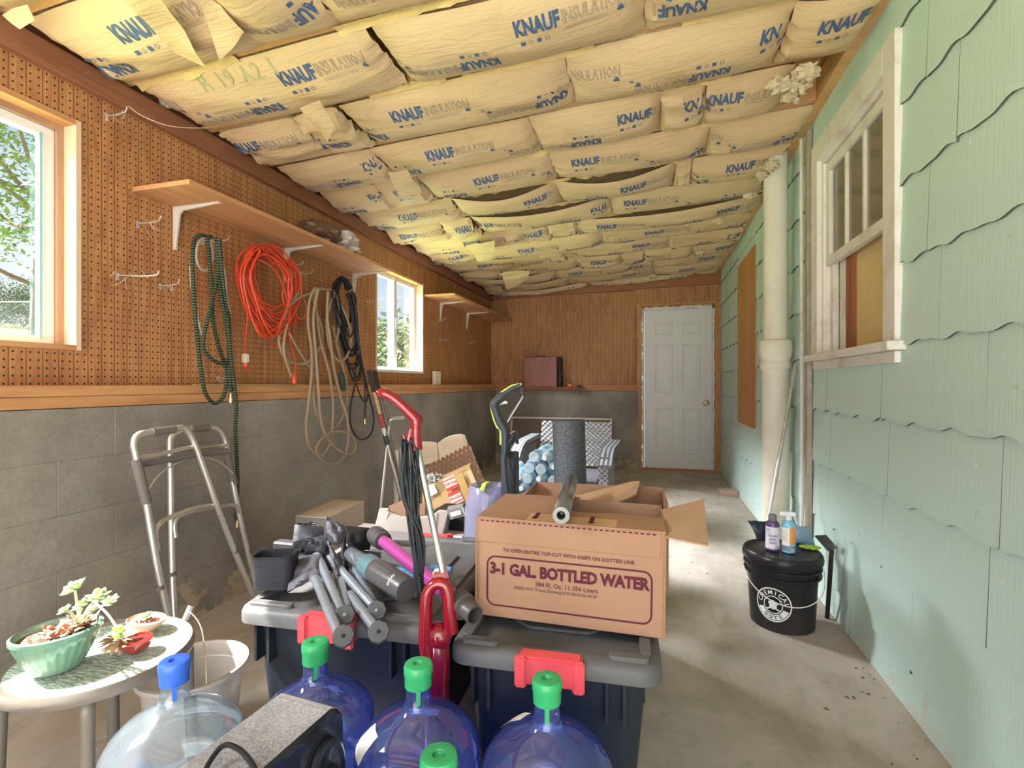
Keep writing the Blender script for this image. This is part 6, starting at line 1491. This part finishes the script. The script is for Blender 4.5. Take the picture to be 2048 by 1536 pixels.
# ivory garden trellis panels leaning at the wall
t = thing('trellis_panel', 'ivory arched garden panel with brown lattice leaning at the block wall', 'trellis', (-1.6, 3.3, 0))
IV = mat('ivory_plastic', (.70, .54, .38), .5, var=.05); LAT = mat('brown_lattice', (.30, .13, .06), .6, var=.2)
DL = 3.25
def lp3(u, v, o=0): return dp(cL, u, v, DL + o)
arcs = [[(-200, 440), (-100, 370), (20, 335), (240, 325), (400, 325), (515, 350), (560, 720), (-60, 820), (-160, 800)], [(525, 350), (620, 280), (740, 220), (860, 190), (980, 182), (1050, 200), (1085, 300), (1180, 560), (570, 720)]]
for a_ in arcs: MB().slab([lp3(u, v) for u, v in a_], .03).build('arched_panel', IV, t, smooth=False, bevel=.003)
for k in range(22):
    u = -120 + k * 30; 
    if u < 500: MB().slab([lp3(u, 400, -.004), lp3(u + 8, 400, -.004), lp3(u + 48, 640, -.004), lp3(u + 40, 640, -.004)], .004).build('panel_slat', IV, t, smooth=False)
for k in range(18):
    u = 560 + k * 29; v = 330 - k * 6; MB().slab([lp3(u, v, -.004), lp3(u + 8, v, -.004), lp3(u + 44, v + 170, -.004), lp3(u + 36, v + 170, -.004)], .004).build('panel_slat', IV, t, smooth=False)
MB().slab([lp3(300, 830, .01), lp3(1160, 400, .01), lp3(1420, 1080, .01), lp3(600, 1500, .01)], .004).build('backing_sheet', mat('pale_pink_back', (.62, .45, .36), .7), t, smooth=False)
L0, L1, L2, L3 = lp3(290, 790, -.01), lp3(1120, 370, -.01), lp3(1440, 1080, -.01), lp3(600, 1530, -.01)
def lq(s, v): return (L0 * (1 - s) + L1 * s) * (1 - v) + (L3 * (1 - s) + L2 * s) * v
for k in range(-6, 16):
    for sg in (1, -1):
        a = (k / 10, 0.0); b = (k / 10 + sg * .42, 1.0)
        if sg < 0: a = (k / 10 + .1, 0.0); b = (k / 10 - .32, 1.0)
        # clip to 0..1 in s
        pa, pb = list(a), list(b)
        def clip(p, o):
            if p[0] < 0: tt = (0 - p[0]) / (o[0] - p[0]); return [0, p[1] + (o[1] - p[1]) * tt]
            if p[0] > 1: tt = (1 - p[0]) / (o[0] - p[0]); return [1, p[1] + (o[1] - p[1]) * tt]
            return p
        if (pa[0] < 0 and pb[0] < 0) or (pa[0] > 1 and pb[0] > 1): continue
        pa2 = clip(pa, pb); pb2 = clip(pb, pa)
        p, q = lq(*pa2), lq(*pb2)
        off = vdir * (.004 if sg > 0 else 0.0)
        MB().tube([p + off, q + off], .007, 4, flat=.4, up=(1, 0, 0)).build('lattice_strip', LAT, t, smooth=False)

for u in (560, 1180):
    p = lp3(u, 700, .02); MB().box((p.x - .012, p.y - .01, .001), (p.x + .012, p.y + .02, p.z)).build('ground_stake', IV, t, smooth=False)
# two poles leaning on the sill, bent tube
def pole(label, top, bot, parts_, r=.0125):
    a, b = top, bot; ax = b - a; Lp = ax.length; Mq = Matrix.Translation(a) @ ax.to_track_quat('Z', 'Y').to_matrix().to_4x4()
    t = thing('extension_pole', label, 'pole', (b.x, b.y, 0))
    for nm, z0, z1, k, m_ in parts_:
        MB(Mq).lathe([(r * k * .9, z0 * Lp), (r * k, z0 * Lp + .004), (r * k, z1 * Lp - .004), (r * k * .9, z1 * Lp)], 16).build(nm, m_, t)
    return t
PG = mat('black_foam_grip', (.05, .045, .04), .8); PWD = mat('worn_yellow_wood', (.52, .38, .20), .6, var=.3, scale=30); PRD = mat('red_pole_label', (.50, .05, .05), .5)
pole('wood and steel extension pole with black grip and red label leaning on the wall', at(738, 740, X=-1.88), at(815, 1035, X=-1.66) + Vector((.05, .05, -.35)), [('foam_grip', 0, .11, 1.35, PG), ('wood_section', .11, .22, 1.05, PWD), ('red_label', .22, .29, 1.12, PRD), ('paper_label', .29, .32, 1.1, STICK), ('locking_collar', .33, .375, 1.5, mat('dark_collar', (.07, .08, .07), .4)), ('steel_tube', .32, 1, .82, ALU)])
pole('dark handled steel pole leaning right behind the wooden extension pole', at(749, 741, X=-1.95), at(818, 1030, X=-1.72) + Vector((.05, .05, -.35)), [('foam_grip', 0, .11, 1.2, PG), ('steel_tube', .11, 1, .9, mat('brown_steel', (.22, .18, .15), .35, metal=.5))])
tag(MB().tube(catmull([at(778, 850, X=-1.80), at(779, 843, X=-1.78), at(785, 838, X=-1.76), at(808, 836, X=-1.70)], 5), .012, 12).tube([at(778, 850, X=-1.80), Vector((-1.78, 3.0, .005))], .012, 12).build('bent_tube', ALU), 'bare metal tube with a bent end standing behind the poles', 'tube')
a, b = at(790, 900, X=-1.9), at(792, 1010, X=-1.75); tag(MB().box((a.x, a.y - .02, .002), (a.x + .02, a.y + .02, a.z)).build('white_edge_strip', WHITE, bevel=.002), 'narrow white upright strip beside the lattice panel', 'strip')

# ---- wicker armchair
t = thing('wicker_armchair', 'grey woven resin armchair by the far wall behind the foam roller', 'armchair', (-.62, 4.1, 0))
def weave_mat():
    m, nt, b = newmat('grey_resin_weave'); g = nt.nodes.new('ShaderNodeNewGeometry'); sp = nt.nodes.new('ShaderNodeSeparateXYZ'); nt.links.new(g.outputs['Position'], sp.inputs[0])
    u = math_(nt, 'SINE', math_(nt, 'MULTIPLY', math_(nt, 'ADD', sp.outputs['X'], sp.outputs['Y']), 150.0)); v = math_(nt, 'SINE', math_(nt, 'MULTIPLY', sp.outputs['Z'], 170.0))
    f = math_(nt, 'MULTIPLY', u, v)
    nt.links.new(mixc(nt, ramp(nt, f, [(.0, 1.0), (.35, 0.0)]), (.085, .08, .085), (.27, .265, .27)), b.inputs['Base Color']); b.inputs['Roughness'].default_value = .45
    bump(nt, b, f, .3, .004); return m
WK = weave_mat(); WKD = mat('dark_resin', (.075, .07, .085), .5)
Mch = frame((-.655, 4.05, 0), radians(-4))
def weave(fn, w, h, nu, nv, name, m_, th=.02, amp=.006):
    """woven sheet: u across, v up; fn maps metres to a point and a normal"""
    def f(s, v):
        x, y = s * w, v * h; cu = sin(s * nu * pi); cv = sin(v * nv * pi)
        return fn(x, y, amp * (cu * cv if True else 0))
    return MB(Mch).grid(f, nu * 2, nv * 2, th=.004 if th > 0 else -.004).build(name, m_, t)
weave(lambda x, y, d: (-.31 + x, .26 + .10 * (y / .42) - d - .015 * cos((x - .31) * 4), .40 + y), .62, .37, 26, 16, 'backrest', WK, th=-.03)
for sg, nm in ((-1, 'arm_side'), (1, 'arm_side')):
    X0 = sg * .34
    weave(lambda x, y, d, X0=X0, sg=sg: (X0 + sg * d, -.22 + x, .02 + y), .46, .56, 18, 20, 'arm_side', WK if sg > 0 else WK, th=-.03 * sg)
    MB(Mch).grid(lambda s, v, sg=sg: (sg * (.30 + .10 * s), -.30 + .58 * v, .60 + .03 * v - .10 * max(0, .35 - v) ** 2 * 8 + .003 * cos(s * 6 * pi)), 18, 12, th=.03).build('armrest', mat('ridged_armrest', (.13, .135, .15), .45), t)
    weave(lambda x, y, d, sg=sg: (sg * .335 - .035 + x, -.25 - d, .02 + y), .07, .54, 3, 20, 'front_post', WK, th=-.03)
MB(Mch).box((-.30, -.22, .30), (.30, .26, .38)).build('seat', WKD, t, bevel=.02)
weave(lambda x, y, d: (-.30 + x, -.235 - d, .12 + y), .60, .20, 24, 8, 'front_apron', WKD, th=-.02)
# ---- foam roller
q = at(1143, 900, d=2.35)
t = thing('foam_roller', 'tall speckled black foam roller standing upright before the wicker armchair', 'foam roller', (q.x, q.y, 0))
def foam_mat():
    m, nt, b = newmat('speckled_foam'); v = coords(nt, (1, 1, 1), True); n1 = noise_(nt, v, 260, 2, .6)
    nt.links.new(mixc(nt, ramp(nt, n1, [(.50, 0.), (.66, 1.)]), (.04, .045, .055), (.16, .175, .19)), b.inputs['Base Color']); b.inputs['Roughness'].default_value = .6; bump(nt, b, n1, .5, .003); return m
Mfr = frame((q.x + .012, q.y, 0), 0, 0, radians(-1.6))
MB(Mfr).lathe([(.001, .004), (.070, .003), (.076, .008), (.076, .925), (.072, .931), (.001, .931)], 40, cap0=False, cap1=False).build('roller_body', foam_mat(), t)
# ---- heap of small water bottles in a black crate
cx, cy = -.70, 2.98
t = thing('black_crate', 'black plastic crate under the heap of small water bottles', 'crate', (cx, cy, 0))
m = MB(frame((cx, cy, 0))); o1 = rrect(-.26, -.19, .30, .19, .03, 3); o2 = rrect(-.25, -.18, .29, .18, .025, 3)
loft(m, [[(x * .9, y * .9, .002) for x, y in o1], [(x, y, .40) for x, y in o1], [(x, y, .40) for x, y in o2], [(x * .9, y * .9, .012) for x, y in o2]]); m.build('crate_body', mat('black_crate', (.03, .035, .045), .45), t)
MB(frame((cx, cy, 0))).box((-.22, -.15, .02), (.26, .15, .37)).build('inner_filling', mat('pale_filling', (.55, .65, .75), .8), t, bevel=.02)
WB = clear('bottle_clear', (.88, .96, .99), .12, .50, (.78, .88, .95)); LBL = mat('sky_blue_label', (.22, .56, .82), .4, var=.2, scale=30); LBD = mat('navy_label', (.03, .06, .20), .4)
def wbottle(kind, first=[]):
    t = thing('water_bottle', None, 'water bottle', (0, 0, 0), 'small water bottles heaped in the black crate')
    MB().lathe([(.001, -.095), (.026, -.097), (.031, -.09), (.031, -.04), (.028, -.035), (.031, -.03), (.031, .03), (.029, .045), (.020, .070), (.0125, .082), (.0125, .09)], 18, cap0=False, cap1=False).build('bottle_body', WB, t, local=True)
    MB().lathe([(.0145, .085), (.0145, .099), (.001, .100)], 14, cap1=False).build('bottle_cap', mat('white_cap', (.75, .78, .8), .4), t, local=True)
    MB().lathe([(.0316, -.028), (.0316, .028)], 20, cap0=False, cap1=False).build('bottle_label', LBL if kind == 0 else LBD, t, local=True)
    return t
prot = [wbottle(0), wbottle(1)]; rw = random.Random(77); n = 0
used = [False, False]
for layer, (cnt, zz0) in enumerate(((14, .435), (12, .497), (10, .559), (6, .621), (4, .683))):
    for i in range(cnt):
        kind = 1 if rw.random() < .15 else 0; o = prot[kind] if not used[kind] else dup(prot[kind]); used[kind] = True
        row_, col_ = i % 2, i // 2; nc = cnt // 2
        x = cx + .03 + (col_ - (nc - 1) / 2) * .069 + (.06 if layer > 2 else 0); y = cy - .10 + .20 * row_
        o.location = (x, y, zz0 + rw.uniform(-.003, .003)); o.rotation_euler = (pi / 2 + rw.uniform(-.10, .10) + (pi if rw.random() < .5 else 0), 0, rw.uniform(-.16, .16))
        lay = ['bottom layer', 'second layer', 'middle layer', 'upper layer', 'very top'][layer]
        lay = lay + ', %s row, %s from the left' % (('front', 'back')[row_], ('first', 'second', 'third', 'fourth', 'fifth', 'sixth', 'seventh')[col_])
        o['label'] = ('small navy-labelled water bottle in the heap: %s' if kind else 'small blue-labelled water bottle in the heap: %s') % lay

# ================================================================== OUTSIDE
BUSHM = mat('bush_leaves', (.085, .115, .05), .8, var=.5, scale=1.2, dirt=(.16, .18, .07), dirt_amt=.7, world=True); LEAFM = mat('tree_leaves', (.13, .21, .035), .6, var=.5, scale=1.2, dirt=(.30, .34, .06), dirt_amt=.7, world=True); BARK = mat('bark', (.16, .11, .08), .9)
def tree(name, label, base, H_, crown, R, nleaf, seed, group='trees and bushes outside'):
    r = random.Random(seed); t = thing(name, label, 'tree' if name == 'tree' else 'bush', base, group)
    m = MB(); b = Vector(base)
    if name == 'tree':
        m.tube(catmull([b, b + Vector((.05, 0, H_ * .3)), b + Vector((-.05, .1, H_ * .6)), b + Vector((.1, 0, H_ * .9))], 4), [.17 - .010 * i for i in range(13)], 9)
        for k in range(16):
            a = r.uniform(0, 6.28); z = r.uniform(.28, .85) * H_; L = r.uniform(.5, 1) * R
            m.tube(catmull([b + Vector((0, 0, z)), b + Vector((cos(a) * L * .5, sin(a) * L * .5, z + .2)), b + Vector((cos(a) * L, sin(a) * L, z + r.uniform(.1, .9)))], 3), [.05, .045, .04, .035, .03, .02, .01], 6)
        m.build('trunk', BARK, t)
    m = MB(); cl = []
    for k in range(int(nleaf / 26)):
        d = Vector((r.gauss(0, 1), r.gauss(0, 1), r.gauss(0, 1))).normalized() * r.uniform(.35, 1)
        cl.append(Vector(crown) + Vector((d.x * R[0], d.y * R[1], d.z * R[2])) if isinstance(R, tuple) else Vector(crown) + d * R)
    for c in cl:
        cs = r.uniform(.15, .42)
        for j in range(26):
            p = c + Vector((r.gauss(0, cs), r.gauss(0, cs), r.gauss(0, cs * .7))); s_ = r.uniform(.035, .085)
            u = Vector((r.uniform(-1, 1), r.uniform(-1, 1), r.uniform(-.6, .6))).normalized(); w = u.cross(Vector((r.uniform(-1, 1), r.uniform(-1, 1), 1))).normalized()
            m.add([p - u * s_, p + w * s_ * .45, p + u * s_, p - w * s_ * .45], [(0, 1, 2, 3)])
    m.build('foliage', LEAFM if name == 'tree' else BUSHM, t, smooth=False)['kind'] = 'stuff'
    return t
def gz(x): return .95 + (-2.45 - x) * .105
def tb(px, d): p = at(px, 700, d=d); return (p.x, p.y, gz(p.x) - .1)
b0 = tb(78, 9.5); tree('tree', 'leafy green tree seen through the large left window', b0, 4.2, (b0[0], b0[1], b0[2] + 3.4), 1.9, 5200, 1)
b0 = tb(-190, 14); tree('tree', 'dense darker tree at the left edge of the large window', b0, 4.5, (b0[0], b0[1], b0[2] + 3.0), 2.0, 3200, 2)
for k, (px, d, h) in enumerate(((10, 26, 3.2), (60, 27, 2.9), (110, 28, 3.3))):
    b0 = tb(px, d); tree('bush', 'hedge bush in the background behind the wire fence, %s' % ('left of the trunk', 'behind the trunk', 'right of the trunk')[k], b0, h, (b0[0], b0[1], b0[2] + 1.4), (2.2, 2.2, 1.3), 4000, 10 + k)
for k, (px, d, h) in enumerate(((745, 9, 1), (790, 10, 1.2), (830, 9, 1), (860, 11, 1))):
    b0 = tb(px, d); tree('bush', ('grey green bush at the left of the small window', 'taller bush in the middle of the small window', 'bush behind the right pane of the small window', 'bush at the right edge of the small window')[k], b0, h, (b0[0], b0[1], EYE + .30), (.9, .9, .75), 4200, 20 + k)
# chain link fence on the slope
fy0 = at(40, 640, d=19); t = thing('wire_fence', 'grey chain link fence crossing the grass slope outside', 'fence', fy0)
dirf = Vector((cos(TH), sin(TH), 0)); bz = gz(fy0.x)
FW = mat('fence_wire', (.40, .41, .42), .5, metal=.4)
zt_ = at(40, 604, d=19).z; hF = zt_ - bz + .1
MB().tube([fy0 - dirf * 5 + Vector((0, 0, zt_ - fy0.z)), fy0 + dirf * 4 + Vector((0, 0, zt_ - fy0.z))], .03, 8).build('top_rail', FW, t)
for k in range(4):
    p = fy0 + dirf * (-5 + 3 * k); MB().tube([Vector((p.x, p.y, bz - .3)), Vector((p.x, p.y, zt_))], .035, 8).build('fence_post', FW, t)
m = MB()
for k in range(-10, 80):
    for sg in (1, -1):
        x0 = -5 + k * .12; p = fy0 + dirf * x0; q = fy0 + dirf * (x0 + sg * hF)
        m.tube([Vector((p.x, p.y, zt_ - hF)), Vector((q.x, q.y, zt_))], .008, 3, cap=False)
m.build('wire_mesh', FW, t)['kind'] = 'stuff'
